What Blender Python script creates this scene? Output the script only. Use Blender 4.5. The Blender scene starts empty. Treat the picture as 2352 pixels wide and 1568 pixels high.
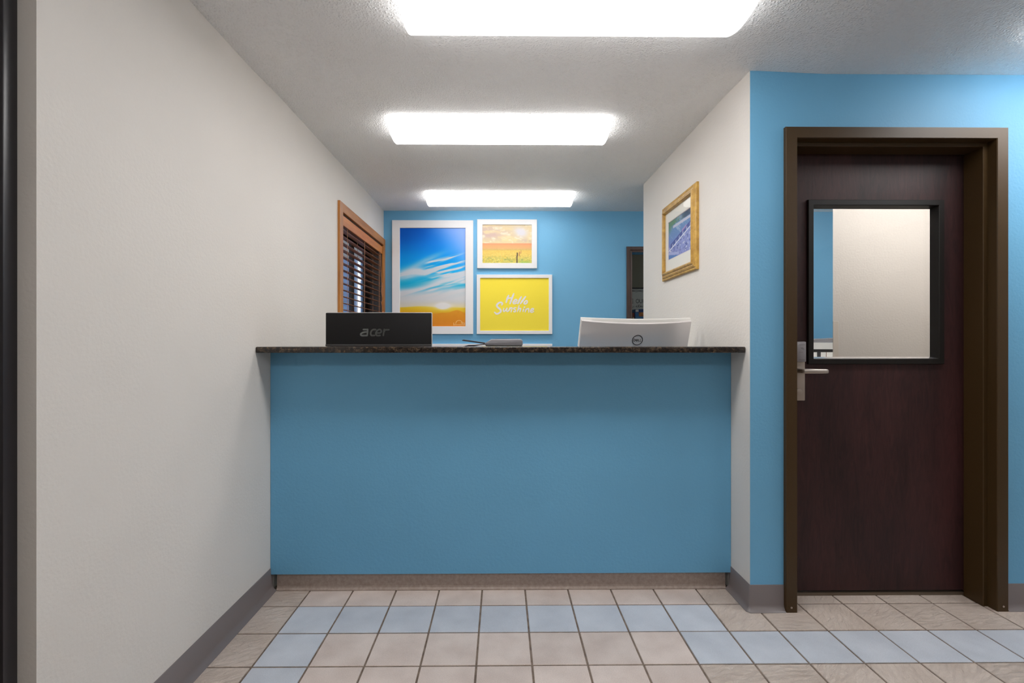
import bpy, bmesh, math, random
import numpy as np
from mathutils import Vector, Matrix

random.seed(7)
R = math.radians
SC = bpy.context.scene
COL = SC.collection

# ------------------------------------------------------------------ camera, world, exposure
CAM_H = 1.158
cd = bpy.data.cameras.new('camera')
cam = bpy.data.objects.new('camera', cd)
COL.objects.link(cam)
cam.location = (0, 0, CAM_H)
cam.rotation_euler = (R(90), 0, R(-0.55))
cd.sensor_width = 36.0
cd.lens = 1120.0 / 2352.0 * 36.0
cd.shift_x = 13.25 / 2352.0
cd.clip_start = 0.02
SC.camera = cam

SC.view_settings.view_transform = 'Standard'
SC.view_settings.look = 'None'
SC.view_settings.exposure = 0.11
SC.view_settings.gamma = 1.0
SC.view_settings.use_curve_mapping = False
SC.cycles.use_denoising = True
SC.cycles.max_bounces = 10
SC.cycles.diffuse_bounces = 6
SC.cycles.sample_clamp_direct = 2.5
SC.cycles.caustics_reflective = False
SC.cycles.caustics_refractive = False

LAMP = 15.5            # radiance of the lit fluorescent lenses in the lobby and reception
FILL_OFFICE = 9.0     # fill fixtures added in the office, out of view
FILL_LOBBY = 10.0     # fill fixtures added in the lobby behind the camera
LAMP_DESK = 7.2       # the tubes over the counter, lowered so nearby walls don't clip
LAMP_BACK = 7.5       # the tubes by the back wall, lowered to spare the white frames
FILL_STORE = 1.2      # fill fixture added to lift the dark storeroom

W = bpy.data.worlds.new('world')
SC.world = W
W.use_nodes = True
nt = W.node_tree
nt.nodes.clear()
tc = nt.nodes.new('ShaderNodeTexCoord')
sp = nt.nodes.new('ShaderNodeSeparateXYZ')
rp = nt.nodes.new('ShaderNodeValToRGB')
bg = nt.nodes.new('ShaderNodeBackground')
ow = nt.nodes.new('ShaderNodeOutputWorld')
nt.links.new(tc.outputs['Generated'], sp.inputs[0])
nt.links.new(sp.outputs['Z'], rp.inputs[0])
rp.color_ramp.elements[0].position = 0.04
rp.color_ramp.elements[0].color = (0.95, 0.97, 1.0, 1)
rp.color_ramp.elements[1].position = 0.32
rp.color_ramp.elements[1].color = (0.12, 0.30, 0.62, 1)
nt.links.new(rp.outputs[0], bg.inputs[0])
bg.inputs[1].default_value = 2.0
nt.links.new(bg.outputs[0], ow.inputs[0])


# ------------------------------------------------------------------ colour and material helpers
def lin(c):
    c = c / 255.0
    return c / 12.92 if c <= 0.04045 else ((c + 0.055) / 1.055) ** 2.4


def rgb(r, g, b):
    return (lin(r), lin(g), lin(b), 1.0)


class N:
    """a small node-tree builder"""
    def __init__(self, name):
        self.m = bpy.data.materials.new(name)
        self.m.use_nodes = True
        self.t = self.m.node_tree
        self.b = self.t.nodes['Principled BSDF']
        self.out = self.t.nodes['Material Output']

    def n(self, kind, **kw):
        x = self.t.nodes.new(kind)
        for k, v in kw.items():
            if k in x.inputs.keys():
                x.inputs[k].default_value = v
            else:
                setattr(x, k, v)
        return x

    def l(self, a, b):
        self.t.links.new(a, b)

    def coord(self, scale=(1, 1, 1), which='Object'):
        c = self.n('ShaderNodeTexCoord')
        mp = self.n('ShaderNodeMapping')
        mp.inputs['Scale'].default_value = scale
        self.l(c.outputs[which], mp.inputs[0])
        return mp.outputs[0]

    def bump(self, height, strength, dist):
        bp = self.n('ShaderNodeBump')
        bp.inputs['Strength'].default_value = strength
        bp.inputs['Distance'].default_value = dist
        self.l(height, bp.inputs['Height'])
        self.l(bp.outputs[0], self.b.inputs['Normal'])
        return bp


def plain(name, col, rough=0.5, metal=0.0, spec=0.5, coat=0.0):
    k = N(name)
    k.b.inputs['Base Color'].default_value = col
    k.b.inputs['Roughness'].default_value = rough
    k.b.inputs['Metallic'].default_value = metal
    k.b.inputs['Specular IOR Level'].default_value = spec
    if coat:
        k.b.inputs['Coat Weight'].default_value = coat
        k.b.inputs['Coat Roughness'].default_value = 0.08
    return k.m


def paint(name, col, rough=0.55, scale=90, bump=0.25, dist=0.004, var=0.03, spec=0.3):
    """rolled wall paint: fine orange peel and a faint tone drift"""
    k = N(name)
    v = k.coord()
    n1 = k.n('ShaderNodeTexNoise', Scale=scale, Detail=4.0)
    n2 = k.n('ShaderNodeTexNoise', Scale=1.6, Detail=3.0)
    k.l(v, n1.inputs['Vector'])
    k.l(v, n2.inputs['Vector'])
    r = k.n('ShaderNodeValToRGB')
    r.color_ramp.elements[0].position = 0.3
    r.color_ramp.elements[1].position = 0.7
    r.color_ramp.elements[0].color = [c * (1 - var) for c in col[:3]] + [1]
    r.color_ramp.elements[1].color = [min(1, c * (1 + var)) for c in col[:3]] + [1]
    k.l(n2.outputs[0], r.inputs[0])
    k.l(r.outputs[0], k.b.inputs['Base Color'])
    k.b.inputs['Roughness'].default_value = rough
    k.b.inputs['Specular IOR Level'].default_value = spec
    k.bump(n1.outputs[0], bump, dist)
    return k.m


def grainy(name, c0, c1, scale, stretch=(1, 1, 1), rough=0.4, bump=0.1, dist=0.002, detail=6.0, p0=0.35, p1=0.65, spec=0.5, coat=0.0):
    k = N(name)
    v = k.coord(stretch)
    n1 = k.n('ShaderNodeTexNoise', Scale=scale, Detail=detail, Roughness=0.65)
    k.l(v, n1.inputs['Vector'])
    r = k.n('ShaderNodeValToRGB')
    r.color_ramp.elements[0].position = p0
    r.color_ramp.elements[1].position = p1
    r.color_ramp.elements[0].color = c0
    r.color_ramp.elements[1].color = c1
    k.l(n1.outputs[0], r.inputs[0])
    k.l(r.outputs[0], k.b.inputs['Base Color'])
    k.b.inputs['Roughness'].default_value = rough
    k.b.inputs['Specular IOR Level'].default_value = spec
    k.b.inputs['Coat Weight'].default_value = coat
    k.bump(n1.outputs[0], bump, dist)
    return k.m


def glow(name, col, strength):
    k = N(name)
    k.b.inputs['Base Color'].default_value = (0.9, 0.9, 0.9, 1)
    k.b.inputs['Roughness'].default_value = 0.4
    k.b.inputs['Emission Color'].default_value = col
    k.b.inputs['Emission Strength'].default_value = strength
    return k.m


def glass(name, tint=(1, 1, 1, 1), strength=1.0):
    k = N(name)
    lw = k.n('ShaderNodeLayerWeight', Blend=0.5)
    pw = k.n('ShaderNodeMath', operation='POWER')
    k.l(lw.outputs['Facing'], pw.inputs[0])
    pw.inputs[1].default_value = 5.0
    fr = k.n('ShaderNodeMath', operation='MULTIPLY_ADD')
    k.l(pw.outputs[0], fr.inputs[0])
    fr.inputs[1].default_value = 0.92 * strength
    fr.inputs[2].default_value = 0.03 * strength
    tr = k.n('ShaderNodeBsdfTransparent')
    tr.inputs[0].default_value = tint
    gl = k.n('ShaderNodeBsdfGlossy')
    gl.inputs['Roughness'].default_value = 0.02
    mx = k.n('ShaderNodeMixShader')
    k.l(fr.outputs[0], mx.inputs[0])
    k.l(tr.outputs[0], mx.inputs[1])
    k.l(gl.outputs[0], mx.inputs[2])
    k.l(mx.outputs[0], k.out.inputs[0])
    return k.m


def print_mat(name, rough=0.5):
    k = N(name)
    a = k.n('ShaderNodeVertexColor')
    a.layer_name = 'ink'
    k.l(a.outputs[0], k.b.inputs['Base Color'])
    k.b.inputs['Roughness'].default_value = rough
    k.b.inputs['Specular IOR Level'].default_value = 0.15
    return k.m


def popcorn():
    k = N('popcorn_ceiling')
    v = k.coord()
    vo = k.n('ShaderNodeTexVoronoi', Scale=105.0)
    no = k.n('ShaderNodeTexNoise', Scale=60.0, Detail=6.0, Roughness=0.7)
    big = k.n('ShaderNodeTexNoise', Scale=5.0, Detail=3.0)
    for x in (vo, no, big):
        k.l(v, x.inputs['Vector'])
    r = k.n('ShaderNodeMapRange')
    r.inputs['From Min'].default_value = 0.55
    r.inputs['From Max'].default_value = 0.0
    k.l(vo.outputs['Distance'], r.inputs[0])
    m = k.n('ShaderNodeMath', operation='MULTIPLY')
    k.l(r.outputs[0], m.inputs[0])
    k.l(big.outputs[0], m.inputs[1])
    a = k.n('ShaderNodeMath', operation='ADD')
    k.l(m.outputs[0], a.inputs[0])
    k.l(no.outputs[0], a.inputs[1])
    k.b.inputs['Base Color'].default_value = rgb(250, 250, 250)
    k.b.inputs['Roughness'].default_value = 0.75
    k.b.inputs['Specular IOR Level'].default_value = 0.25
    k.bump(a.outputs[0], 0.9, 0.008)
    return k.m


def tile_mat(name, c0, c1, relief, fleck):
    k = N(name)
    g = k.n('ShaderNodeNewGeometry')
    oi = k.n('ShaderNodeObjectInfo')
    n1 = k.n('ShaderNodeTexNoise', Scale=380.0, Detail=4.0, Roughness=0.6)
    n2 = k.n('ShaderNodeTexNoise', Scale=7.0, Detail=4.0)
    k.l(g.outputs['Position'], n1.inputs['Vector'])
    k.l(g.outputs['Position'], n2.inputs['Vector'])
    r = k.n('ShaderNodeValToRGB')
    r.color_ramp.elements[0].position = 0.3
    r.color_ramp.elements[1].position = 0.72
    r.color_ramp.elements[0].color = c0
    r.color_ramp.elements[1].color = c1
    ad = k.n('ShaderNodeMath', operation='MULTIPLY_ADD')
    k.l(n1.outputs[0], ad.inputs[0])
    ad.inputs[1].default_value = fleck
    mm = k.n('ShaderNodeMath', operation='MULTIPLY')
    k.l(n2.outputs[0], mm.inputs[0])
    mm.inputs[1].default_value = 1 - fleck
    k.l(mm.outputs[0], ad.inputs[2])
    k.l(ad.outputs[0], r.inputs[0])
    hv = k.n('ShaderNodeHueSaturation')
    mr = k.n('ShaderNodeMapRange')
    mr.inputs['To Min'].default_value = 0.93
    mr.inputs['To Max'].default_value = 1.05
    k.l(oi.outputs['Random'], mr.inputs[0])
    k.l(mr.outputs[0], hv.inputs['Value'])
    k.l(r.outputs[0], hv.inputs['Color'])
    k.l(hv.outputs[0], k.b.inputs['Base Color'])
    k.b.inputs['Roughness'].default_value = 0.5
    k.b.inputs['Specular IOR Level'].default_value = 0.35
    if relief:
        mp = k.n('ShaderNodeMapping', vector_type='TEXTURE')
        rot = k.n('ShaderNodeCombineXYZ')
        ra = k.n('ShaderNodeMapRange')
        ra.inputs['To Min'].default_value = R(-10)
        ra.inputs['To Max'].default_value = R(75)
        k.l(oi.outputs['Random'], ra.inputs[0])
        k.l(ra.outputs[0], rot.inputs['Z'])
        k.l(rot.outputs[0], mp.inputs['Rotation'])
        mp.inputs['Scale'].default_value = (1.7, 0.75, 1)
        k.l(g.outputs['Position'], mp.inputs['Vector'])
        w = k.n('ShaderNodeTexNoise', Scale=46.0, Detail=8.0, Roughness=0.66, Distortion=0.9)
        k.l(mp.outputs[0], w.inputs['Vector'])
        k.bump(w.outputs[0], 1.0, 0.013)
    else:
        k.bump(n1.outputs[0], 0.10, 0.002)
    return k.m


def granite():
    k = N('polished_granite')
    v = k.coord()
    n1 = k.n('ShaderNodeTexNoise', Scale=75.0, Detail=5.0, Roughness=0.7)
    vo = k.n('ShaderNodeTexVoronoi', Scale=130.0)
    k.l(v, n1.inputs['Vector'])
    k.l(v, vo.inputs['Vector'])
    r = k.n('ShaderNodeValToRGB')
    e = r.color_ramp.elements
    e[0].position = 0.36
    e[0].color = rgb(22, 18, 17)
    e[1].position = 0.72
    e[1].color = rgb(118, 92, 62)
    x = e.new(0.50)
    x.color = rgb(40, 32, 28)
    x = e.new(0.60)
    x.color = rgb(76, 64, 52)
    k.l(n1.outputs[0], r.inputs[0])
    r2 = k.n('ShaderNodeValToRGB')
    r2.color_ramp.elements[0].position = 0.0
    r2.color_ramp.elements[0].color = rgb(120, 122, 120)
    r2.color_ramp.elements[1].position = 0.16
    r2.color_ramp.elements[1].color = (0, 0, 0, 1)
    k.l(vo.outputs['Distance'], r2.inputs[0])
    mx = k.n('ShaderNodeMix', data_type='RGBA', blend_type='ADD')
    mx.inputs['Factor'].default_value = 0.35
    k.l(r.outputs[0], mx.inputs['A'])
    k.l(r2.outputs[0], mx.inputs['B'])
    k.l(mx.outputs['Result'], k.b.inputs['Base Color'])
    k.b.inputs['Roughness'].default_value = 0.14
    return k.m


def door_wood():
    k = N('dark_stained_wood')
    v = k.coord((1.0, 1.0, 0.16))
    n0 = k.n('ShaderNodeTexNoise', Scale=5.0, Detail=2.0)
    k.l(v, n0.inputs['Vector'])
    w = k.n('ShaderNodeTexNoise', Scale=38.0, Detail=8.0, Roughness=0.7, Distortion=1.5)
    k.l(v, w.inputs['Vector'])
    ad = k.n('ShaderNodeMath', operation='ADD')
    k.l(n0.outputs[0], ad.inputs[0])
    k.l(w.outputs[0], ad.inputs[1])
    r = k.n('ShaderNodeValToRGB')
    r.color_ramp.elements[0].position = 0.6
    r.color_ramp.elements[1].position = 1.35
    r.color_ramp.elements[0].color = rgb(32, 19, 20)
    r.color_ramp.elements[1].color = rgb(70, 40, 40)
    mr = k.n('ShaderNodeMath', operation='MULTIPLY')
    mr.inputs[1].default_value = 0.72
    k.l(ad.outputs[0], mr.inputs[0])
    r.color_ramp.elements[1].position = 0.95
    r.color_ramp.elements[0].position = 0.5
    k.l(mr.outputs[0], r.inputs[0])
    k.l(r.outputs[0], k.b.inputs['Base Color'])
    k.b.inputs['Roughness'].default_value = 0.48
    k.b.inputs['Specular IOR Level'].default_value = 0.3
    k.bump(w.outputs[0], 0.25, 0.002)
    return k.m


M = {}
M['cream'] = paint('cream_wall_paint', rgb(215, 210, 204))
M['blue'] = paint('blue_wall_paint', rgb(107, 168, 205), rough=0.5)
M['olive'] = paint('olive_grey_paint', rgb(128, 127, 112))
M['ceiling'] = popcorn()
M['tile_slate'] = tile_mat('slate_relief_tile', rgb(202, 184, 171), rgb(238, 223, 212), True, 0.45)
M['tile_smooth'] = tile_mat('smooth_beige_tile', rgb(186, 169, 160), rgb(236, 222, 214), False, 0.55)
M['tile_blue'] = tile_mat('blue_grey_tile', rgb(174, 179, 189), rgb(214, 218, 226), False, 0.55)
M['grout'] = grainy('grout', rgb(96, 82, 72), rgb(132, 116, 103), 30, rough=0.9)
M['vinyl'] = plain('grey_vinyl_base', rgb(118, 110, 110), 0.38)
M['kick'] = grainy('brown_grey_kick_base', rgb(150, 134, 125), rgb(170, 155, 146), 60, rough=0.6, bump=0.05)
M['granite'] = granite()
M['bronze'] = grainy('bronze_painted_metal', rgb(62, 45, 23), rgb(68, 50, 27), 300, spec=0.3, rough=0.42, bump=0.03, dist=0.0005)
M['dark_bronze'] = plain('dark_bronze_metal', rgb(21, 17, 15), 0.42, spec=0.3)
M['door'] = door_wood()
M['black_metal'] = plain('black_anodised_metal', rgb(40, 38, 42), 0.35)
M['black_glass'] = plain('dark_glass', rgb(10, 10, 14), 0.1)
M['white_frame'] = plain('white_frame_lacquer', rgb(236, 235, 236), 0.4)
M['white_plastic'] = plain('white_plastic', rgb(242, 240, 236), 0.4)
M['white_metal'] = plain('white_enamel', rgb(236, 236, 234), 0.35)
M['yellow'] = plain('yellow_print', rgb(244, 222, 70), 0.55, spec=0.15)
M['letter_white'] = plain('white_ink', rgb(232, 228, 232), 0.6)
M['mat_board'] = plain('ivory_mat_board', rgb(226, 222, 212), 0.8)
M['mat_core'] = plain('mat_bevel', rgb(214, 200, 196), 0.8)
M['gold'] = grainy('gilded_wood', rgb(160, 118, 44), rgb(204, 162, 76), 24, (1, 1, 1), rough=0.35, bump=0.06, dist=0.001)
M['print'] = print_mat('picture_print')
M['oak'] = grainy('honey_oak', rgb(152, 94, 36), rgb(186, 122, 54), 26, (1, 0.12, 1), rough=0.4, bump=0.06)
M['oak_v'] = grainy('honey_oak_upright', rgb(152, 94, 36), rgb(186, 122, 54), 26, (1, 1, 0.1), rough=0.4, bump=0.06)
M['slat'] = grainy('brown_blind_slat', rgb(112, 70, 42), rgb(138, 86, 54), 18, (1, 0.08, 1), spec=0.25, rough=0.45, bump=0.03)
M['valance'] = grainy('orange_valance_wood', rgb(178, 106, 40), rgb(204, 128, 56), 26, (1, 0.1, 1), rough=0.4, bump=0.03)
M['cord'] = plain('tan_cord', rgb(176, 122, 84), 0.8)
M['glass'] = glass('clear_glass')
M['glazing'] = glass('low_glare_glass', strength=0.35)
M['steel'] = plain('satin_nickel', rgb(190, 180, 172), 0.34, 0.85)
M['steel_plate'] = plain('nickel_plate', rgb(172, 160, 150), 0.42, 0.55)
M['ink_dark'] = plain('dark_ink', rgb(52, 50, 52), 0.5)
M['black_plastic'] = plain('black_monitor_plastic', rgb(21, 20, 21), 0.5, spec=0.25)
M['silver_edge'] = plain('silver_bezel_edge', rgb(200, 198, 198), 0.3, 0.3)
M['silver'] = plain('silver_monitor_shell', rgb(232, 228, 228), 0.28, 0.45)
M['chrome'] = plain('chrome_lettering', rgb(120, 124, 124), 0.15, 0.9)
M['badge'] = plain('black_badge_ink', rgb(26, 24, 26), 0.4)
M['screen'] = plain('screen_glass', rgb(12, 12, 14), 0.15)
M['device_grey'] = plain('grey_device_plastic', rgb(122, 120, 124), 0.32)
M['device_dark'] = plain('dark_device_plastic', rgb(58, 54, 58), 0.35)
M['laminate'] = plain('grey_laminate', rgb(150, 146, 140), 0.45)
M['lid_grey'] = grainy('speckled_grey_plastic', rgb(128, 126, 130), rgb(166, 164, 168), 200, rough=0.6)
M['lens'] = glow('lit_lens', (1.0, 0.988, 0.975, 1), LAMP)
M['lens_end'] = glow('lit_lens_end', (1.0, 0.988, 0.975, 1), LAMP * 0.55)
M['lens_desk'] = glow('desk_lit_lens', (1.0, 0.988, 0.975, 1), LAMP_DESK)
M['lens_desk_end'] = glow('desk_lit_lens_end', (1.0, 0.988, 0.975, 1), LAMP_DESK * 0.55)
M['lens_back'] = glow('back_lit_lens', (1.0, 0.988, 0.975, 1), LAMP_BACK)
M['lens_back_end'] = glow('back_lit_lens_end', (1.0, 0.988, 0.975, 1), LAMP_BACK * 0.55)
M['fill_store'] = glow('store_fill_lens', (1.0, 0.985, 0.95, 1), FILL_STORE)
M['fill_office'] = glow('office_fill_lens', (1.0, 0.98, 0.955, 1), FILL_OFFICE)
M['fill_lobby'] = glow('lobby_fill_lens', (1.0, 0.98, 0.955, 1), FILL_LOBBY)
M['navy_out'] = plain('slate_blue_siding', rgb(146, 164, 186), 0.7)
M['dark_out'] = plain('shaded_siding', rgb(46, 50, 62), 0.7)  # neighbouring wall in shade, the shade darkened into its colour
M['asphalt'] = grainy('asphalt', rgb(70, 70, 72), rgb(110, 110, 110), 20, rough=0.9)
M['sign_face'] = plain('pale_sign_board', rgb(196, 200, 194), 0.7)
M['carton_blue'] = grainy('blue_carton', rgb(28, 78, 138), rgb(60, 128, 180), 14, rough=0.5, bump=0.0)
M['carton_dark'] = plain('dark_blue_carton_band', rgb(10, 52, 110), 0.5)
M['carton_photo'] = grainy('brown_cookie_print', rgb(120, 62, 18), rgb(186, 118, 48), 40, rough=0.5, bump=0.0)
M['carton_label'] = plain('white_carton_label', rgb(205, 205, 200), 0.6)
M['shelf_wood'] = plain('dark_shelf_board', rgb(70, 56, 48), 0.5)
M['dark_brown'] = grainy('dark_brown_casing', rgb(62, 46, 42), rgb(82, 62, 57), 30, (1, 1, 0.2), rough=0.45, bump=0.05)


# ------------------------------------------------------------------ geometry helpers
def box(bm, x0, x1, y0, y1, z0, z1, bevel=0.0, seg=2):
    v = [bm.verts.new((x, y, z)) for x in (x0, x1) for y in (y0, y1) for z in (z0, z1)]
    q = [(0, 1, 3, 2), (4, 6, 7, 5), (0, 4, 5, 1), (2, 3, 7, 6), (0, 2, 6, 4), (1, 5, 7, 3)]
    fs = [bm.faces.new([v[i] for i in f]) for f in q]
    if bevel:
        es = list({e for f in fs for e in f.edges})
        bmesh.ops.bevel(bm, geom=es, offset=bevel, segments=seg, profile=0.5, affect='EDGES')
    return bm


def B(x0, x1, y0, y1, z0, z1, bevel=0.0, seg=2):
    return box(bmesh.new(), x0, x1, y0, y1, z0, z1, bevel, seg)


def link(name, mesh, parent=None):
    o = bpy.data.objects.new(name, mesh)
    COL.objects.link(o)
    if parent is not None:
        o.parent = parent
    return o


def wpos(o):
    p = Vector((0, 0, 0))
    while o is not None:
        p += Vector(o.location)
        o = o.parent
    return p


def obj(name, bm, mat, parent=None, smooth=False, local=False, ink=False):
    """world-coordinate bmesh -> one mesh object; its verts become relative to the parent"""
    if parent is not None and not local:
        bmesh.ops.translate(bm, verts=bm.verts, vec=-wpos(parent))
    if not ink:
        bmesh.ops.recalc_face_normals(bm, faces=bm.faces)
    me = bpy.data.meshes.new(name)
    bm.to_mesh(me)
    bm.free()
    mats = mat if isinstance(mat, (list, tuple)) else [mat]
    for m in mats:
        me.materials.append(m)
    if smooth:
        for p in me.polygons:
            p.use_smooth = True
        try:
            me.set_sharp_from_angle(angle=R(35))
        except Exception:
            pass
    return link(name, me, parent)


def thing(name, label, cat, loc, group=None, rz=0.0):
    o = bpy.data.objects.new(name, None)
    o.empty_display_size = 0.05
    COL.objects.link(o)
    o.location = loc
    o.rotation_euler = (0, 0, rz)
    o['label'] = label
    o['category'] = cat
    if group:
        o['group'] = group
    return o


def tag(o, label, cat, group=None):
    o['label'] = label
    o['category'] = cat
    if group:
        o['group'] = group
    return o


def struct(o, label=None):
    o['kind'] = 'structure'
    if label:
        o['label'] = label
    return o


def copy_tree(o, parent=None):
    c = o.copy()
    COL.objects.link(c)
    if parent is not None:
        c.parent = parent
    for ch in list(o.children):
        copy_tree(ch, c)
    return c


def sweep_frame(profile, u0, u1, v0, v1, place):
    """mitred frame: profile = [(inward, height)], place(u, v, h) -> point"""
    bm = bmesh.new()
    rings = []
    for (d, h) in profile:
        rings.append([bm.verts.new(place(u, v, h)) for u, v in
                      ((u0 + d, v0 + d), (u1 - d, v0 + d), (u1 - d, v1 - d), (u0 + d, v1 - d))])
    for a, b in zip(rings, rings[1:] + rings[:1]):
        for i in range(4):
            j = (i + 1) % 4
            bm.faces.new((a[i], a[j], b[j], b[i]))
    return bm


def catmull(pts, n=8):
    pts = [Vector(p) for p in pts]
    if len(pts) == 2:
        return [pts[0].lerp(pts[1], i / n) for i in range(n + 1)]
    p = [pts[0] * 2 - pts[1]] + pts + [pts[-1] * 2 - pts[-2]]
    out = []
    for i in range(1, len(p) - 2):
        for k in range(n):
            t = k / n
            a, b, c, d = p[i - 1], p[i], p[i + 1], p[i + 2]
            out.append(0.5 * ((2 * b) + (c - a) * t + (2 * a - 5 * b + 4 * c - d) * t * t + (3 * b - a - 3 * c + d) * t ** 3))
    out.append(pts[-1])
    return out


def ribbons(strokes, width, place, n=7, taper=0.0):
    """brush strokes as flat ribbons of ink facing the room (-y side); each stroke lies a hair above the one before"""
    bm = bmesh.new()
    o = Vector(place(0, 0))
    nrm3 = (Vector(place(1e-3, 0)) - o).cross(Vector(place(0, 1e-3)) - o).normalized()
    if nrm3.y > 0:
        nrm3 = -nrm3
    flip = (Vector(place(1e-3, 0)) - o).cross(Vector(place(0, 1e-3)) - o).dot(nrm3) < 0
    for si, st in enumerate(strokes):
        w = width
        if isinstance(st, tuple) and isinstance(st[0], list):
            st, w = st
        pts = catmull([(a, b, 0) for a, b in st], n)
        prev = None
        for i, p in enumerate(pts):
            t = (pts[min(i + 1, len(pts) - 1)] - pts[max(i - 1, 0)])
            t = t.normalized() if t.length > 1e-9 else Vector((1, 0, 0))
            nrm = Vector((-t.y, t.x, 0))
            f = i / max(1, len(pts) - 1)
            ww = w * (1 - taper * abs(2 * f - 1) ** 2) * 0.5
            up = nrm3 * (si * 1.2e-5 + i * 4e-6)
            a = bm.verts.new(Vector(place(*(p + nrm * ww)[:2])) + up)
            b = bm.verts.new(Vector(place(*(p - nrm * ww)[:2])) + up)
            if prev:
                q = (prev[0], prev[1], b, a)
                bm.faces.new(q[::-1] if flip else q)
            prev = (a, b)
            if i in (0, len(pts) - 1):
                up2 = up + nrm3 * 2e-6
                c = [bm.verts.new(Vector(place(p.x + ww * math.cos(q), p.y + ww * math.sin(q))) + up2) for q in np.linspace(0, 2 * math.pi, 13)[:-1]]
                bm.faces.new(c[::-1] if flip else c)
    return bm


def tube(pts, r, seg=8, bm=None, cap=True):
    bm = bm or bmesh.new()
    pts = [Vector(p) for p in pts]
    rr = r if isinstance(r, (list, tuple)) else [r] * len(pts)
    rings = []
    for i, p in enumerate(pts):
        t = (pts[min(i + 1, len(pts) - 1)] - pts[max(i - 1, 0)]).normalized()
        a = t.orthogonal().normalized() if abs(t.z) < 0.99 else Vector((1, 0, 0))
        if abs(t.z) < 0.99:
            a = t.cross(Vector((0, 0, 1))).normalized()
        b = t.cross(a).normalized()
        rings.append([bm.verts.new(p + (a * math.cos(k * 2 * math.pi / seg) + b * math.sin(k * 2 * math.pi / seg)) * rr[i]) for k in range(seg)])
    for a, b in zip(rings, rings[1:]):
        for k in range(seg):
            bm.faces.new((a[k], a[(k + 1) % seg], b[(k + 1) % seg], b[k]))
    if cap:
        bm.faces.new(rings[0][::-1])
        bm.faces.new(rings[-1])
    return bm


def extrude_x(profile, x0, x1):
    """closed (y, z) profile extruded along x"""
    bm = bmesh.new()
    a = [bm.verts.new((x0, y, z)) for y, z in profile]
    b = [bm.verts.new((x1, y, z)) for y, z in profile]
    n = len(profile)
    for i in range(n):
        j = (i + 1) % n
        bm.faces.new((a[i], a[j], b[j], b[i]))
    bm.faces.new(a[::-1])
    bm.faces.new(b)
    return bm


def extrude_y(profile, y0, y1):
    bm = bmesh.new()
    a = [bm.verts.new((x, y0, z)) for x, z in profile]
    b = [bm.verts.new((x, y1, z)) for x, z in profile]
    n = len(profile)
    for i in range(n):
        j = (i + 1) % n
        bm.faces.new((a[i], a[j], b[j], b[i]))
    bm.faces.new(a[::-1])
    bm.faces.new(b)
    return bm


def text_mesh(s, height, place, bold=0.0, shear=0.0, sx=1.0):
    cu = bpy.data.curves.new('lettering', 'FONT')
    cu.body = s
    cu.size = 1.0
    cu.shear = shear
    cu.offset = bold
    cu.resolution_u = 4
    t = bpy.data.objects.new('lettering_tmp', cu)
    COL.objects.link(t)
    dg = bpy.context.evaluated_depsgraph_get()
    me = bpy.data.meshes.new_from_object(t.evaluated_get(dg))
    bpy.data.objects.remove(t)
    bpy.data.curves.remove(cu)
    bm = bmesh.new()
    bm.from_mesh(me)
    bpy.data.meshes.remove(me)
    xs = [v.co.x for v in bm.verts]
    ys = [v.co.y for v in bm.verts]
    k = height / (max(ys) - min(ys))
    x0, y0 = min(xs), min(ys)
    wd = (max(xs) - x0) * k * sx
    for v in bm.verts:
        v.co = Vector(place((v.co.x - x0) * k * sx, (v.co.y - y0) * k, wd))
    return bm


def ink_grid(name, img, place, parent, mat, white=0.8):
    """a flat print: a grid whose points carry the picture's own colours (img rows from the top, sRGB 0-255)"""
    h, w, _ = img.shape
    c = np.clip(img / 255.0, 0, 1)
    l = np.where(c <= 0.04045, c / 12.92, ((c + 0.055) / 1.055) ** 2.4)
    off = wpos(parent)
    p00, p10, p01 = (np.array(place(*q)) for q in ((0, 0), (1, 0), (0, 1)))
    uu, vv = np.meshgrid(np.linspace(0, 1, w), np.linspace(0, 1, h))
    co = p00 + uu[..., None] * (p10 - p00) + vv[..., None] * (p01 - p00) - np.array(off)
    idx = np.arange(h * w).reshape(h, w)
    f = np.stack([idx[:-1, :-1], idx[1:, :-1], idx[1:, 1:], idx[:-1, 1:]], -1).reshape(-1, 4)
    me = bpy.data.meshes.new(name)
    me.vertices.add(h * w)
    me.vertices.foreach_set('co', co.reshape(-1).astype(np.float32))
    me.loops.add(f.size)
    me.loops.foreach_set('vertex_index', f.reshape(-1).astype(np.int32))
    me.polygons.add(len(f))
    me.polygons.foreach_set('loop_start', np.arange(0, f.size, 4, dtype=np.int32))
    me.update(calc_edges=True)
    at = me.color_attributes.new(name='ink', type='FLOAT_COLOR', domain='POINT')
    rgba = np.ones((h * w, 4), np.float32)
    rgba[:, :3] = l.reshape(-1, 3) * white
    at.data.foreach_set('color', rgba.reshape(-1))
    me.materials.append(mat)
    me.validate()
    return link(name, me, parent)


# ------------------------------------------------------------------ dimensions (metres)
XL = -1.068        # left wall face
XR = 1.07          # right partition face
YB = 4.43          # back wall face
YF = 2.09          # blue front wall face
ZC = 2.34

# ------------------------------------------------------------------ structure: floor and its tiles
fl = struct(obj('floor', B(-2.3, 4.2, -3.2, 7.0, -0.08, -0.003), M['grout']), 'tiled lobby floor of beige and blue grey squares with brown grout')


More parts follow.
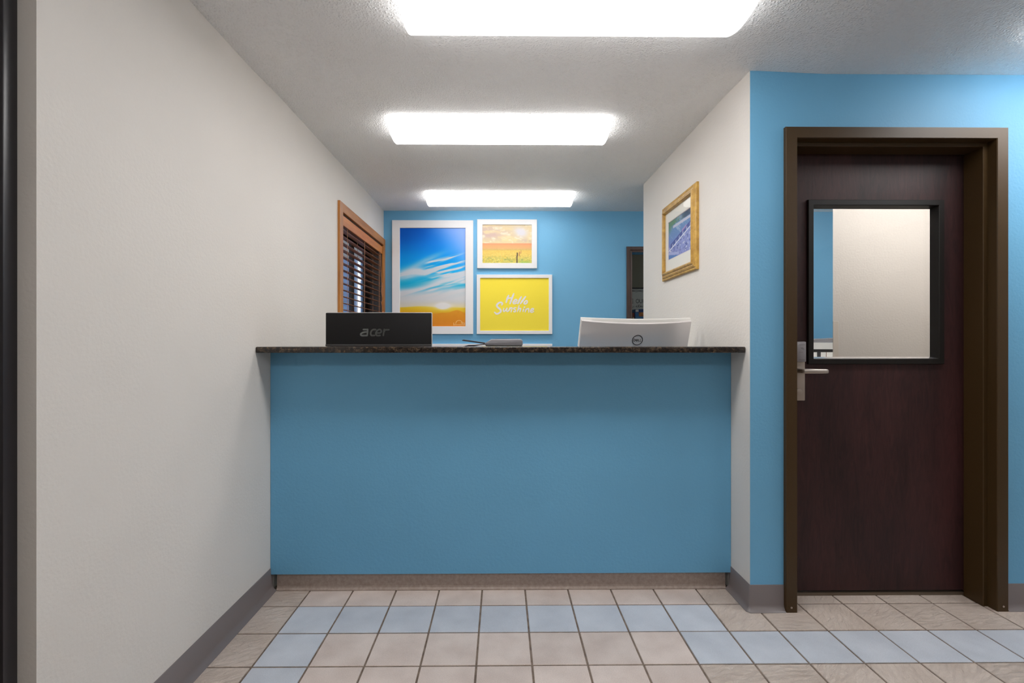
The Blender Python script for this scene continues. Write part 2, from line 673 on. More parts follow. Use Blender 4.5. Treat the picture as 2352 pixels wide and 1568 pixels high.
def tile_bm(x0, x1, y0, y1):
    bm = bmesh.new()
    c = 0.0016
    lo = [bm.verts.new(p) for p in ((x0, y0, -0.01), (x1, y0, -0.01), (x1, y1, -0.01), (x0, y1, -0.01))]
    mi = [bm.verts.new(p) for p in ((x0, y0, -c), (x1, y0, -c), (x1, y1, -c), (x0, y1, -c))]
    hi = [bm.verts.new(p) for p in ((x0 + c, y0 + c, 0), (x1 - c, y0 + c, 0), (x1 - c, y1 - c, 0), (x0 + c, y1 - c, 0))]
    for a, b in ((lo, mi), (mi, hi)):
        for i in range(4):
            j = (i + 1) % 4
            bm.faces.new((a[i], a[j], b[j], b[i]))
    bm.faces.new(hi)
    return bm


PX, PY, GX, GY, G = 0.2, 0.199, -1.0905, 2.1425, 0.0036
shared = {}
for row in range(9):                       # row 0 is the cut row under the counter front
    for i in range(22):
        x0, x1 = GX + PX * i + G, GX + PX * (i + 1) - G
        y1, y0 = GY + PY * (1 - row) - G, GY + PY * (-row) + G
        if row == 0:
            if x1 > XR and x0 < 1.06 + 0.12:
                if x0 > XR - 0.02:
                    continue
                x1 = min(x1, XR - 0.003)
            if x0 > 2.12:
                continue
            y1 = min(y1, 2.2745 if x0 < XR else 2.36)
        if i == 0:
            x0 = max(x0, XL + 0.004)
        blue = (row == 1 and 1 <= i <= 9) or (row == 2 and (i == 1 or i >= 9)) or (row > 2 and i == 1)
        if blue:
            mat = 'tile_blue'
        elif i == 0 or i >= 10 or (row > 2 and i >= 9):
            mat = 'tile_slate'
        else:
            mat = 'tile_smooth'
        key = (round(x1 - x0, 4), round(y1 - y0, 4), mat)
        cx, cy = (x0 + x1) / 2, (y0 + y1) / 2
        if key not in shared:
            t = obj('floor_tile', tile_bm(x0 - cx, x1 - cx, y0 - cy, y1 - cy), M[mat], fl, local=True)
            shared[key] = t.data
        else:
            t = link('floor_tile', shared[key], fl)
        t.location = (cx, cy, random.uniform(-0.0005, 0.0003))

# ------------------------------------------------------------------ structure: ceiling (sprayed, slightly uneven)
bm = bmesh.new()
nx, ny = 66, 104
gx = np.linspace(-2.3, 4.2, nx)
gy = np.linspace(-3.2, 7.0, ny)


def ceil_z(x, y):
    z = np.interp(y, [-3, 1.68, 2.09, 2.33, 3.65, 4.43, 7], [2.325, 2.325, 2.322, 2.334, 2.341, 2.343, 2.343])
    if y < 2.5:
        z -= 0.012 * min(1, max(0, (x - 1.12) / 0.25)) * min(1, max(0, (2.5 - y) / 0.3))
    return float(z)


gv = [[bm.verts.new((x, y, ceil_z(x, y))) for x in gx] for y in gy]
for a, b in zip(gv, gv[1:]):
    for k in range(nx - 1):
        bm.faces.new((a[k], b[k], b[k + 1], a[k + 1]))
ce = obj('ceiling', bm, M['ceiling'], smooth=True)
if ce.data.polygons[0].normal.z > 0:
    ce.data.flip_normals()
sm = ce.modifiers.new('slab', 'SOLIDIFY')
sm.thickness = 0.12
sm.offset = -1
struct(ce, 'pale grey popcorn textured ceiling')

# ------------------------------------------------------------------ structure: walls
WY0, WY1, WZ0, WZ1 = 3.254, 4.375, 0.98, 2.018     # window opening in the left wall
bm = bmesh.new()
box(bm, -1.24, XL, 1.13, WY0, 0, 2.42)
box(bm, -1.24, XL, WY0, 4.6, 0, WZ0)
box(bm, -1.24, XL, WY0, 4.6, WZ1, 2.42)
box(bm, -1.24, XL, WY1, 4.6, WZ0, WZ1)
struct(obj('wall_left', bm, M['cream']), 'long cream painted wall left of the reception counter')

DX0, DX1, DZ = 1.1884, 2.02, 1.97                    # doorway in the back wall
bm = bmesh.new()
box(bm, XL - 0.02, DX0, YB, YB + 0.12, 0, 2.42)
box(bm, DX0, DX1, YB, YB + 0.12, DZ, 2.42)
box(bm, DX1, 4.1, YB, YB + 0.12, 0, 2.42)
struct(obj('wall_back', bm, M['blue']), 'blue back wall hung with white framed pictures')

struct(obj('wall_right', B(XR, 1.17, YF + 0.0015, 3.667, 0, 2.42), M['cream']), 'cream partition wall right of the counter')

OX0, OX1, OZ = 1.262, 2.128, 2.026                   # door opening in the blue front wall
bm = bmesh.new()
box(bm, XR + 0.001, OX0 - 0.02, YF, 2.255, 0, 2.42)
box(bm, OX0 - 0.02, OX1 + 0.02, YF, 2.255, OZ + 0.02, 2.42)
box(bm, OX1 + 0.02, 4.1, YF, 2.255, 0, 2.42)
struct(obj('wall_front', bm, M['blue']), 'blue wall around the dark door')

bm = bmesh.new()  # unseen layer added to keep blue bounce out of the office
box(bm, 1.165, OX0 - 0.02, 2.255, 2.28, 0, 2.42)
box(bm, OX0 - 0.02, OX1 + 0.02, 2.255, 2.28, OZ + 0.02, 2.42)
box(bm, OX1 + 0.02, 4.1, 2.255, 2.28, 0, 2.42)
struct(obj('wall_office_lining', bm, M['cream']), 'unseen cream lining added on the office side of the wall around the dark door')
bm = bmesh.new()
va = [bm.verts.new((x, y, z)) for z in (0, 2.42) for x, y in ((2.0516, 3.0), (4.1, 3.0), (4.1, 3.06), (2.109, 3.06))]
for i in range(4):
    j = (i + 1) % 4
    bm.faces.new((va[i], va[j], va[j + 4], va[i + 4]))
bm.faces.new(va[:4])
bm.faces.new(va[4:])
struct(obj('wall_office', bm, M['cream']), 'cream office wall seen through the door window')
struct(obj('wall_east', B(4.0, 4.12, -3.1, 4.5, 0, 2.42), M['cream']), 'cream wall closing the lobby on the right')
struct(obj('wall_south', B(-2.3, 4.1, -3.2, -3.0, 0, 2.42), M['cream']), 'cream wall closing the lobby behind the viewer')
struct(obj('wall_west', B(-2.3, -2.15, -3.1, 1.4, 0, 2.42), M['cream']), 'cream wall closing the lobby on the left')
bm = bmesh.new()
box(bm, -2.2, -1.31, 1.20, 1.36, 0, 2.42)
struct(obj('wall_entry', bm, M['cream']), 'wall behind the black entrance frame')
bm = bmesh.new()
box(bm, 0.2, 4.1, 6.0, 6.1, 0, 2.42)
box(bm, 0.15, 0.25, YB + 0.12, 6.05, 0, 2.42)
box(bm, 3.2, 3.3, YB + 0.12, 6.05, 0, 2.42)
struct(obj('wall_storeroom', bm, M['olive']), 'olive grey wall of the unlit room behind the back doorway')

# corner guard on the office wall edge
cg = obj('trim_1', B(2.0510, 2.084, 2.9965, 3.0005, 0, 1.284, 0.001), paint('guard_cream', rgb(214, 206, 196), bump=0.02))
struct(cg, 'cream plastic corner guard on the office wall edge')

# ------------------------------------------------------------------ structure: vinyl cove base
COVE = [(0, 0), (0.022, 0), (0.0215, 0.002), (0.013, 0.0085), (0.0065, 0.017), (0.0035, 0.027), (0.0032, 0.108), (0.002, 0.1105), (0, 0.111)]


def cove_path(name, pts, mat, label, flip=1, prof=COVE):
    """the cove profile carried along a plan polyline; outward = left of travel * flip"""
    bm = bmesh.new()
    P = [Vector((x, y, 0)) for x, y in pts]
    rings = []
    for i, p in enumerate(P):
        ta = (P[i] - P[i - 1]).normalized() if i else None
        tb = (P[i + 1] - P[i]).normalized() if i < len(P) - 1 else None
        na = Vector((-ta.y, ta.x, 0)) if ta else None
        nb = Vector((-tb.y, tb.x, 0)) if tb else None
        if na and nb:
            m = (na + nb).normalized()
            m = m / max(0.3, m.dot(na))
        else:
            m = na or nb
        rings.append([bm.verts.new(p + m * (d * flip) + Vector((0, 0, z))) for d, z in prof])
    n = len(prof)
    for a, b in zip(rings, rings[1:]):
        for k in range(n):
            bm.faces.new((a[k], a[(k + 1) % n], b[(k + 1) % n], b[k]))
    bm.faces.new(rings[0])
    bm.faces.new(rings[-1][::-1])
    return struct(obj(name, bm, mat, smooth=True), label)


cove_path('baseboard_left', [(XL, 1.13), (XL, 2.279)], M['vinyl'], 'dark grey vinyl cove base along the left wall', -1)
arc = [(XR, YF + 0.0015), (XR + 0.0015, YF)]
cove_path('baseboard_right', [(XR, 2.279)] + arc + [(1.2145, YF)], M['vinyl'], 'dark grey vinyl cove base wrapping the partition corner beside the door', -1)
cove_path('baseboard_front', [(2.176, YF), (4.0, YF)], M['vinyl'], 'dark grey vinyl cove base right of the door', -1)
cove_path('baseboard_office', [(2.1, 3.0), (4.0, 3.0)], M['vinyl'], 'grey cove base along the office wall', -1)

# ------------------------------------------------------------------ door_1: dark wooden door with a window
d1 = bpy.data.objects.new('door_1', None)
COL.objects.link(d1)
d1.location = (1.695, 2.19, 0)
struct(d1, 'dark red brown wooden door with glass window in a bronze metal frame')

# frame: face, double rabbeted jambs, stop
FX0, FX1, FZ = 1.2154, 2.1747, 2.0765
FP = [(0, 2.092), (0, 2.074), (0.002, 2.070), (0.0465, 2.070), (0.0488, 2.073), (0.0488, 2.113), (0.0655, 2.113), (0.0675, 2.115), (0.0675, 2.2035), (0.050, 2.2035), (0.050, 2.292), (0.0, 2.292)]


def jamb_ring(side):
    """one mitred member of the door frame: 'L', 'R' or 'T'"""
    bm = bmesh.new()
    a, b = [], []
    for d, y in FP:
        if side == 'L':
            a.append((FX0 + d, y, 0.0))
            b.append((FX0 + d, y, FZ - d))
        elif side == 'R':
            a.append((FX1 - d, y, 0.0))
            b.append((FX1 - d, y, FZ - d))
        else:
            a.append((FX0 + d, y, FZ - d))
            b.append((FX1 - d, y, FZ - d))
    va = [bm.verts.new(p) for p in a]
    vb = [bm.verts.new(p) for p in b]
    n = len(FP)
    for i in range(n):
        j = (i + 1) % n
        bm.faces.new((va[i], va[j], vb[j], vb[i]))
    bm.faces.new(va[::-1])
    bm.faces.new(vb)
    return bm


for s in 'LRT':
    j = obj('door_jamb' if s != 'T' else 'door_head', jamb_ring(s), M['bronze'], d1)
    if s != 'T':
        xx = (FX0 + 0.0226) if s == 'L' else (FX1 - 0.0226)
        obj('screw', tube([(xx, 2.0705, 0.022), (xx, 2.0685, 0.022)], 0.0042, 10), M['steel_plate'], j)
# leaf with an opening
LX0, LX1, LZ0, LZ1, LY = 1.270, 2.120, 0.0260, 2.024, 2.205
VX0, VX1, VZ0, VZ1 = 1.4020, 1.9966, 1.0690, 1.7865
bm = bmesh.new()
box(bm, LX0, VX0, LY, LY + 0.044, LZ0, LZ1)
box(bm, VX1, LX1, LY, LY + 0.044, LZ0, LZ1)
box(bm, VX0, VX1, LY, LY + 0.044, LZ0, VZ0)
box(bm, VX0, VX1, LY, LY + 0.044, VZ1, LZ1)
leaf = obj('door_leaf', bm, M['door'], d1)
FR = [(0, -0.002), (0, 0.010), (0.002, 0.0125), (0.023, 0.0125), (0.025, 0.010), (0.031, -0.026), (0.031, -0.03), (0.013, -0.03), (0.013, -0.002)]
vf = obj('window_frame', sweep_frame(FR, 1.3884, 2.0102, 1.0553, 1.8000, lambda u, v, h: (u, LY - h, v)), M['dark_bronze'], d1)
obj('window_pane', B(1.4040, 1.9946, LY + 0.026, LY + 0.031, 1.0710, 1.7845), M['glass'], d1)
obj('sill_reflection', extrude_x([(LY - 0.004, 1.0815), (LY + 0.0255, 1.0875), (LY + 0.0255, 1.078), (LY - 0.004, 1.078)], 1.4195, 1.979), plain('sill_reflection_metal', rgb(215, 212, 214), 0.22, 0.85), vf)  # pale bead added to carry the bright reflection along the dark sill
# card lock
lock = obj('lock_plate', B(1.3118, 1.3738, LY - 0.012, LY + 0.001, 0.8903, 1.158, 0.003), M['steel_plate'], d1, smooth=True)
obj('card_reader', B(1.3118, 1.3718, LY - 0.024, LY - 0.011, 1.066, 1.1575, 0.004), plain('reader_grey', rgb(150, 146, 150), 0.35, 0.3), lock, smooth=True)
bm = bmesh.new()
box(bm, 1.3373, 1.3653, LY - 0.0246, LY - 0.0238, 1.1425, 1.1435)
box(bm, 1.3373, 1.3653, LY - 0.0246, LY - 0.0238, 1.0740, 1.0750)
for k in range(3):
    box(bm, 1.3413 + k * 0.005, 1.3433 + k * 0.005, LY - 0.0246, LY - 0.0238, 1.1085, 1.1100)
obj('reader_marks', bm, M['ink_dark'], lock)
obj('card_symbol', ribbons([[(1.3463, 1.131), (1.3503, 1.127), (1.3543, 1.123)], [(1.3523, 1.131), (1.3583, 1.126), (1.3603, 1.121)]], 0.0012, lambda u, v: (u, LY - 0.0246, v)), M['ink_dark'], lock, ink=True)
obj('cylinder', tube([(1.3438, LY - 0.011, 0.9295), (1.3438, LY - 0.016, 0.9295), (1.3438, LY - 0.0175, 0.9295)], [0.0145, 0.0145, 0.012], 20), M['steel_plate'], lock, smooth=True)
bm = bmesh.new()
tube([(1.3363, LY - 0.010, 1.0262), (1.3363, LY - 0.030, 1.0262), (1.3378, LY - 0.045, 1.0262)], [0.0125, 0.0105, 0.0095], 16, bm)
obj('lever_neck', bm, M['steel'], lock, smooth=True)
bm = bmesh.new()
prof = []
for x, y, hw, d in ((1.3290, -0.040, 0.0075, 0.006), (1.3330, -0.049, 0.0098, 0.008), (1.3400, -0.054, 0.0108, 0.009), (1.39, -0.0565, 0.0106, 0.009), (1.440, -0.0545, 0.0102, 0.0085), (1.4480, -0.053, 0.0094, 0.0075), (1.4515, -0.052, 0.0066, 0.0045)):
    prof.append([bm.verts.new((x, LY + y + d * math.copysign(abs(math.cos(q)) ** 0.7, math.cos(q)), 1.0262 - 0.012 * (x - 1.33) + hw * math.copysign(abs(math.sin(q)) ** 0.7, math.sin(q)))) for q in np.linspace(0, 2 * math.pi, 17)[:-1]])
for a, b in zip(prof, prof[1:]):
    for k in range(16):
        bm.faces.new((a[k], a[(k + 1) % 16], b[(k + 1) % 16], b[k]))
bm.faces.new(prof[0][::-1])
bm.faces.new(prof[-1])
obj('lever', bm, M['steel'], lock, smooth=True)
# sweep / threshold strip under the leaf
obj('threshold', B(1.27, 2.12, LY + 0.004, LY + 0.06, -0.004, 0.014, 0.002), plain('threshold_brown', rgb(98, 84, 70), 0.5), d1)

# ------------------------------------------------------------------ door_2: open cased doorway in the back wall
d2 = bpy.data.objects.new('door_2', None)
COL.objects.link(d2)
d2.location = (1.6, YB, 0)
struct(d2, 'dark brown cased doorway in the back wall behind the partition')
CP = [(0, 0), (0, 0.012), (0.004, 0.018), (0.030, 0.018), (0.036, 0.012), (0.050, 0.010), (0.050, -0.13), (0.044, -0.13), (0.044, 0)]


def casing(side):
    bm = bmesh.new()
    x0, x1, zt = 1.1366, DX1 + 0.05, 2.0205
    a, b = [], []
    for d, h in CP:
        y = YB - h
        if side == 'L':
            a.append((x0 + d, y, 0))
            b.append((x0 + d, y, zt - d))
        elif side == 'R':
            a.append((x1 - d, y, 0))
            b.append((x1 - d, y, zt - d))
        else:
            a.append((x0 + d, y, zt - d))
            b.append((x1 - d, y, zt - d))
    va = [bm.verts.new(p) for p in a]
    vb = [bm.verts.new(p) for p in b]
    n = len(CP)
    for i in range(n):
        j = (i + 1) % n
        bm.faces.new((va[i], va[j], vb[j], vb[i]))
    bm.faces.new(va[::-1])
    bm.faces.new(vb)
    return bm


for s in 'LRT':
    obj('door_casing', casing(s), M['dark_brown'], d2)

# ------------------------------------------------------------------ door_3: black entrance frame at the left edge
d3 = bpy.data.objects.new('door_3', None)
COL.objects.link(d3)
d3.location = (-1.6, 1.12, 0)
struct(d3, 'black metal entrance door frame at the end of the left wall')
obj('door_jamb', B(-1.1475, -1.1115, 1.098, 1.134, 0, 2.33, 0.004), M['black_metal'], d3, smooth=True)
obj('door_stile', B(-1.235, -1.149, 1.112, 1.160, 0.01, 2.30, 0.003), M['black_metal'], d3)
obj('door_stile', B(-2.14, -2.05, 1.112, 1.160, 0.01, 2.30, 0.003), M['black_metal'], d3)
obj('door_rail', B(-2.05, -1.235, 1.114, 1.158, 0.01, 0.26), M['black_metal'], d3)
obj('door_rail', B(-2.05, -1.235, 1.114, 1.158, 2.2, 2.30), M['black_metal'], d3)
obj('door_pane', B(-2.05, -1.235, 1.132, 1.140, 0.26, 2.2), M['black_glass'], d3)

# ------------------------------------------------------------------ window_1 and what stands outside it
w1 = bpy.data.objects.new('window_1', None)
COL.objects.link(w1)
w1.location = (XL, 3.8, WZ0)
struct(w1, 'oak cased window in the left wall with a black metal sash')
CW = 0.066
cy0, cy1, cz1 = WY0 - CW, YB - 0.004, WZ1 + CW - 0.004
bm = B(XL - 0.005, XL + 0.016, cy0, WY0, WZ0 - 0.03, cz1, 0.003)
obj('window_casing', bm, M['oak_v'], w1)
obj('window_casing', B(XL - 0.005, XL + 0.016, WY1 - 0.002, cy1, WZ0 - 0.03, cz1, 0.003), M['oak_v'], w1)
obj('window_casing', B(XL - 0.005, XL + 0.0155, WY0 - 0.003, WY1 + 0.002, WZ1, cz1, 0.003), M['oak'], w1)
obj('window_sill', B(XL - 0.11, XL + 0.04, cy0 - 0.02, cy1, WZ0 - 0.03, WZ0, 0.004), M['oak'], w1)
bm = bmesh.new()
box(bm, -1.205, XL - 0.004, WY0 - 0.001, WY0 + 0.006, WZ0, WZ1)
box(bm, -1.205, XL - 0.004, WY1 - 0.006, WY1 + 0.001, WZ0, WZ1)
box(bm, -1.205, XL - 0.004, WY0, WY1, WZ1 - 0.006, WZ1 + 0.001)
obj('window_reveal', bm, plain('reveal_dark_bronze', rgb(60, 50, 46), 0.5), w1)
bm = bmesh.new()
for y0, y1 in ((WY0, WY0 + 0.06), (3.925, 4.0), (WY1 - 0.07, WY1)):
    box(bm, -1.225, -1.205, y0, y1, WZ0, WZ1)
box(bm, -1.225, -1.205, WY0, WY1, WZ0, WZ0 + 0.06)
box(bm, -1.225, -1.205, WY0, WY1, WZ1 - 0.06, WZ1)
obj('window_sash', bm, M['black_metal'], w1)
for y0, y1 in ((WY0 + 0.06, 3.925), (4.0, WY1 - 0.07)):
    obj('window_pane', B(-1.218, -1.213, y0, y1, WZ0 + 0.06, WZ1 - 0.06), M['glass'], w1)

bl = thing('window_blind', 'brown wooden slatted blind hanging in the oak cased window', 'blind', (-1.10, 3.815, 1.0))
BY0, BY1 = WY0 + 0.016, WY1 - 0.016
obj('headrail', B(-1.128, -1.072, BY0, BY1, 1.958, 2.008, 0.003), M['slat'], bl)
obj('valance', B(-1.072, -1.062, BY0 - 0.004, BY1 + 0.004, 1.938, 2.004, 0.003), M['valance'], bl)
z = 1.925
first = None
zs = []
while z > 1.03:
    zs.append(z)
    z -= 0.0455
tilt = R(-8)
for zz in zs:
    if first is None:
        bm = bmesh.new()
        prof = []
        for k in range(7):
            u = (k / 6 - 0.5) * 0.05
            prof.append((u, 0.0022 * (1 - (2 * k / 6 - 1) ** 2)))
        pr = prof + [(u, w - 0.0028) for u, w in prof[::-1]]
        a = [bm.verts.new((u * math.cos(tilt) - w * math.sin(tilt), -(BY1 - BY0) / 2, u * math.sin(tilt) + w * math.cos(tilt))) for u, w in pr]
        b = [bm.verts.new((u * math.cos(tilt) - w * math.sin(tilt), (BY1 - BY0) / 2, u * math.sin(tilt) + w * math.cos(tilt))) for u, w in pr]
        for i in range(len(pr)):
            j = (i + 1) % len(pr)
            bm.faces.new((a[i], a[j], b[j], b[i]))
        bm.faces.new(a[::-1])
        bm.faces.new(b)
        first = obj('slat', bm, M['slat'], bl, local=True)
        s = first
    else:
        s = link('slat', first.data, bl)
    s.location = (0.0, 0.0, zz - 1.0)
obj('bottom_rail', B(-1.125, -1.075, BY0, BY1, 0.985, 1.004, 0.003), M['slat'], bl)
for y in (3.405, 3.83, 4.285):
    for x in (-1.0725, -1.1275):
        obj('ladder_cord', tube([(x, y, 1.0), (x, y, 1.96)], 0.0016, 6), M['cord'], bl)
cy = 4.325
cp = [(-1.066, 4.29, 1.945), (-1.064, 4.31, 1.80), (-1.061, 4.335, 1.66), (-1.060, 4.315, 1.60), (-1.060, 4.345, 1.53), (-1.061, 4.32, 1.50), (-1.060, 4.345, 1.46), (-1.060, 4.34, 1.40)]
obj('lift_cord', tube([tuple(p) for p in catmull(cp, 8)], 0.0022, 6), M['cord'], bl)
lp = [(-1.058, 4.335 + 0.024 * math.cos(t), 1.615 + 0.062 * math.sin(t)) for t in np.linspace(0, 2 * math.pi, 20)]
obj('lift_cord', tube(lp, 0.002, 6), M['cord'], bl)
lp = [(-1.057, 4.333 + 0.016 * math.cos(t), 1.60 + 0.05 * math.sin(t)) for t in np.linspace(0.4, 2 * math.pi + 0.4, 20)]
obj('lift_cord', tube(lp, 0.002, 6), M['cord'], bl)
for dy, dz in ((-0.02, 0.0), (0.012, 0.012), (0.03, -0.01)):
    obj('tassel', tube([(-1.058, 4.345 + dy, 1.415 + dz), (-1.058, 4.345 + dy, 1.405 + dz), (-1.058, 4.345 + dy, 1.375 + dz), (-1.058, 4.345 + dy, 1.365 + dz)], [0.004, 0.008, 0.011, 0.008], 10), plain('tassel_wood', rgb(196, 120, 74), 0.35), bl, smooth=True)

gr = obj('ground', B(-9, -1.32, 2.0, 30, -0.35, -0.1), M['asphalt'])
struct(gr, 'asphalt outside the window')
bm = bmesh.new()
box(bm, -3.45, -2.806, 9.0, 9.5, -0.1, 4.2)
for k in range(9):
    box(bm, -3.47, -2.800, 8.985, 9.0, 0.1 + k * 0.45, 0.47 + k * 0.45)
struct(obj('wall_outside_1', bm, M['navy_out']), 'slate blue outbuilding corner seen between the blind slats')
bm = bmesh.new()
box(bm, -2.585, -2.30, 9.0, 9.4, -0.1, 4.2)
for k in range(9):
    box(bm, -2.59, -2.30, 8.985, 9.0, 0.1 + k * 0.45, 0.47 + k * 0.45)
struct(obj('wall_outside_2', bm, M['navy_out']), 'second slate blue wall outside the window')
struct(obj('wall_outside_3', B(-2.075, -1.2, 7.5, 7.8, -0.1, 3.5), M['dark_out']), 'dark shaded wall outside the window')

# ------------------------------------------------------------------ reception counter
rc = thing('reception_counter', 'blue fronted reception counter with dark granite top between cream walls', 'counter', (0, 2.28, 0))
bm = bmesh.new()
box(bm, XL + 0.0004, XR - 0.0004, 2.262, 2.40, 0.0815, 1.1075, 0.0015, 1)
obj('front_panel', bm, M['blue'], rc)
bm = bmesh.new()
box(bm, XL + 0.001, XR - 0.001, 2.126, 2.45, 1.1085, 1.1350, 0.004, 3)
obj('countertop', bm, M['granite'], rc, smooth=True)
KP = [(0, 0), (-0.008, 0), (-0.008, 0.004), (-0.002, 0.012), (0, 0.02), (0, 0.082), (0.05, 0.082), (0.05, 0)]
x0, x1 = XL + 0.022, XR - 0.019
bm = extrude_x([(2.2815 + y, z) for y, z in KP], x0, x1)
obj('kick_base', bm, M['kick'], rc)
obj('work_surface', B(XL + 0.004, XR - 0.004, 2.402, 3.02, 0.72, 0.75, 0.003), M['laminate'], rc)
obj('end_panel', B(XL + 0.004, XL + 0.03, 2.402, 2.98, 0.0, 0.72), M['laminate'], rc)
obj('end_panel', B(XR - 0.03, XR - 0.004, 2.402, 2.98, 0.0, 0.72), M['laminate'], rc)


# ------------------------------------------------------------------ ceiling lights
def lens_profile(wd, n=14):
    h = wd / 2
    pts = [(-h, 0.0), (-h, -0.028)]
    for k in range(n + 1):
        u = -1 + 2 * k / n
        pts.append((u * h * 0.985, -0.031 - 0.036 * (1 - abs(u) ** 2.2)))
    pts += [(h, -0.028), (h, 0.0)]
    return pts


def ceiling_light(cx, cy, zc, label, lens, lens_end, length=1.175, wd=0.285):
    t = thing('ceiling_light', label, 'light', (cx, cy, zc), 'fluorescent ceiling fixtures')
    pr = lens_profile(wd)
    bm = bmesh.new()
    rows = []
    xs = [-length / 2 + 0.006, length / 2 - 0.006]
    for x in xs:
        rows.append([bm.verts.new((x, y, z - 0.006)) for y, z in pr])
    for k in range(len(pr) - 1):
        bm.faces.new((rows[0][k], rows[0][k + 1], rows[1][k + 1], rows[1][k]))
    obj('diffuser', bm, lens, t, smooth=True, local=True)
    for s in (-1, 1):
        bm = bmesh.new()
        xa, xb = s * (length / 2 - 0.006), s * (length / 2)
        a = [bm.verts.new((xa, y * 1.006, z * 1.012 - 0.006)) for y, z in pr]
        b = [bm.verts.new((xb, y * 0.995, z * 0.99 - 0.006)) for y, z in pr]
        n = len(pr)
        for i in range(n):
            j = (i + 1) % n
            bm.faces.new((a[i], a[j], b[j], b[i]))
        bm.faces.new(a[::-1])
        bm.faces.new(b)
        obj('end_cap', bm, lens_end, t, local=True)
    obj('base_pan', B(-length / 2 + 0.008, length / 2 - 0.008, -wd / 2 + 0.012, wd / 2 - 0.012, -0.012, 0.02, 0.002), M['white_metal'], t, local=True)
    return t


ceiling_light(0.25, 1.665, 2.326, 'largest lit fluorescent ceiling fixture, cut by the top of the photo', M['lens'], M['lens_end'])
ceiling_light(-0.009, 2.685, 2.337, 'lit fluorescent wrap fixture on the ceiling above the counter, middle one of three', M['lens_desk'], M['lens_desk_end'])
ceiling_light(-0.015, 3.985, 2.343, 'smallest lit fluorescent fixture, close to the blue back wall', M['lens_back'], M['lens_back_end'])
ceiling_light(2.60, 1.68, 2.315, 'fluorescent fixture just right of the view, above the dark door side', M['lens'], M['lens_end'])
ceiling_light(2.45, 2.52, 2.334, 'unseen fill fixture added in the office behind the dark door', M['fill_office'], M['fill_office'])  # added to brighten the cream office wall
ceiling_light(2.75, 3.40, 2.338, 'unseen fill fixture added at the back of the office by the blue wall', M['fill_office'], M['fill_office'])  # added to light the blue wall and the printer front
ceiling_light(1.9, 5.2, 2.342, 'dim unseen fill fixture added in the storeroom behind the back doorway', M['fill_store'], M['fill_store'])  # added so the storeroom doesn't go black
ceiling_light(-0.45, -0.45, 2.326, 'unseen fill fixture added behind the viewer over the lobby', M['fill_lobby'], M['fill_lobby'])  # added frontal fill for the counter panel and wall end
ceiling_light(2.53, -0.6, 2.315, 'unseen fill fixture added behind the viewer on the right of the lobby', M['fill_lobby'], M['fill_lobby'])  # added frontal fill from the right

# ------------------------------------------------------------------ pictures: numpy prints
rng = np.random.default_rng(5)


def vnoise(x, y, seed=0):
    r = np.random.default_rng(seed).random((256, 256))
    xi, yi = np.floor(x).astype(int), np.floor(y).astype(int)
    fx, fy = x - xi, y - yi
    fx, fy = fx * fx * (3 - 2 * fx), fy * fy * (3 - 2 * fy)
    g = lambda a, b: r[a % 256, b % 256]
    return (g(xi, yi) * (1 - fx) + g(xi + 1, yi) * fx) * (1 - fy) + (g(xi, yi + 1) * (1 - fx) + g(xi + 1, yi + 1) * fx) * fy


def fbm(x, y, seed=0, o=4):
    s, a, t = 0, 1.0, 0
    for k in range(o):
        s = s + a * vnoise(x * 2 ** k, y * 2 ** k, seed + k)
        t += a
        a *= 0.55
    return s / t


def mix(a, b, t):
    t = np.clip(t, 0, 1)[..., None]
    return a * (1 - t) + np.array(b, float) * t


def sstep(a, b, x):
    t = np.clip((x - a) / (b - a), 0, 1)
    return t * t * (3 - 2 * t)


def blob(u, v, cu, cv, su, sv, ang=0.0, asp=1.49):
    du, dv = u - cu, (v - cv) * asp
    c, s = math.cos(ang), math.sin(ang)
    p, q = du * c + dv * s, -du * s + dv * c
    return np.exp(-((p / su) ** 2 + (q / sv) ** 2))


def ramp(v, stops):
    p = [s[0] for s in stops]
    return np.stack([np.interp(v, p, [s[1][k] for s in stops]) for k in range(3)], -1)


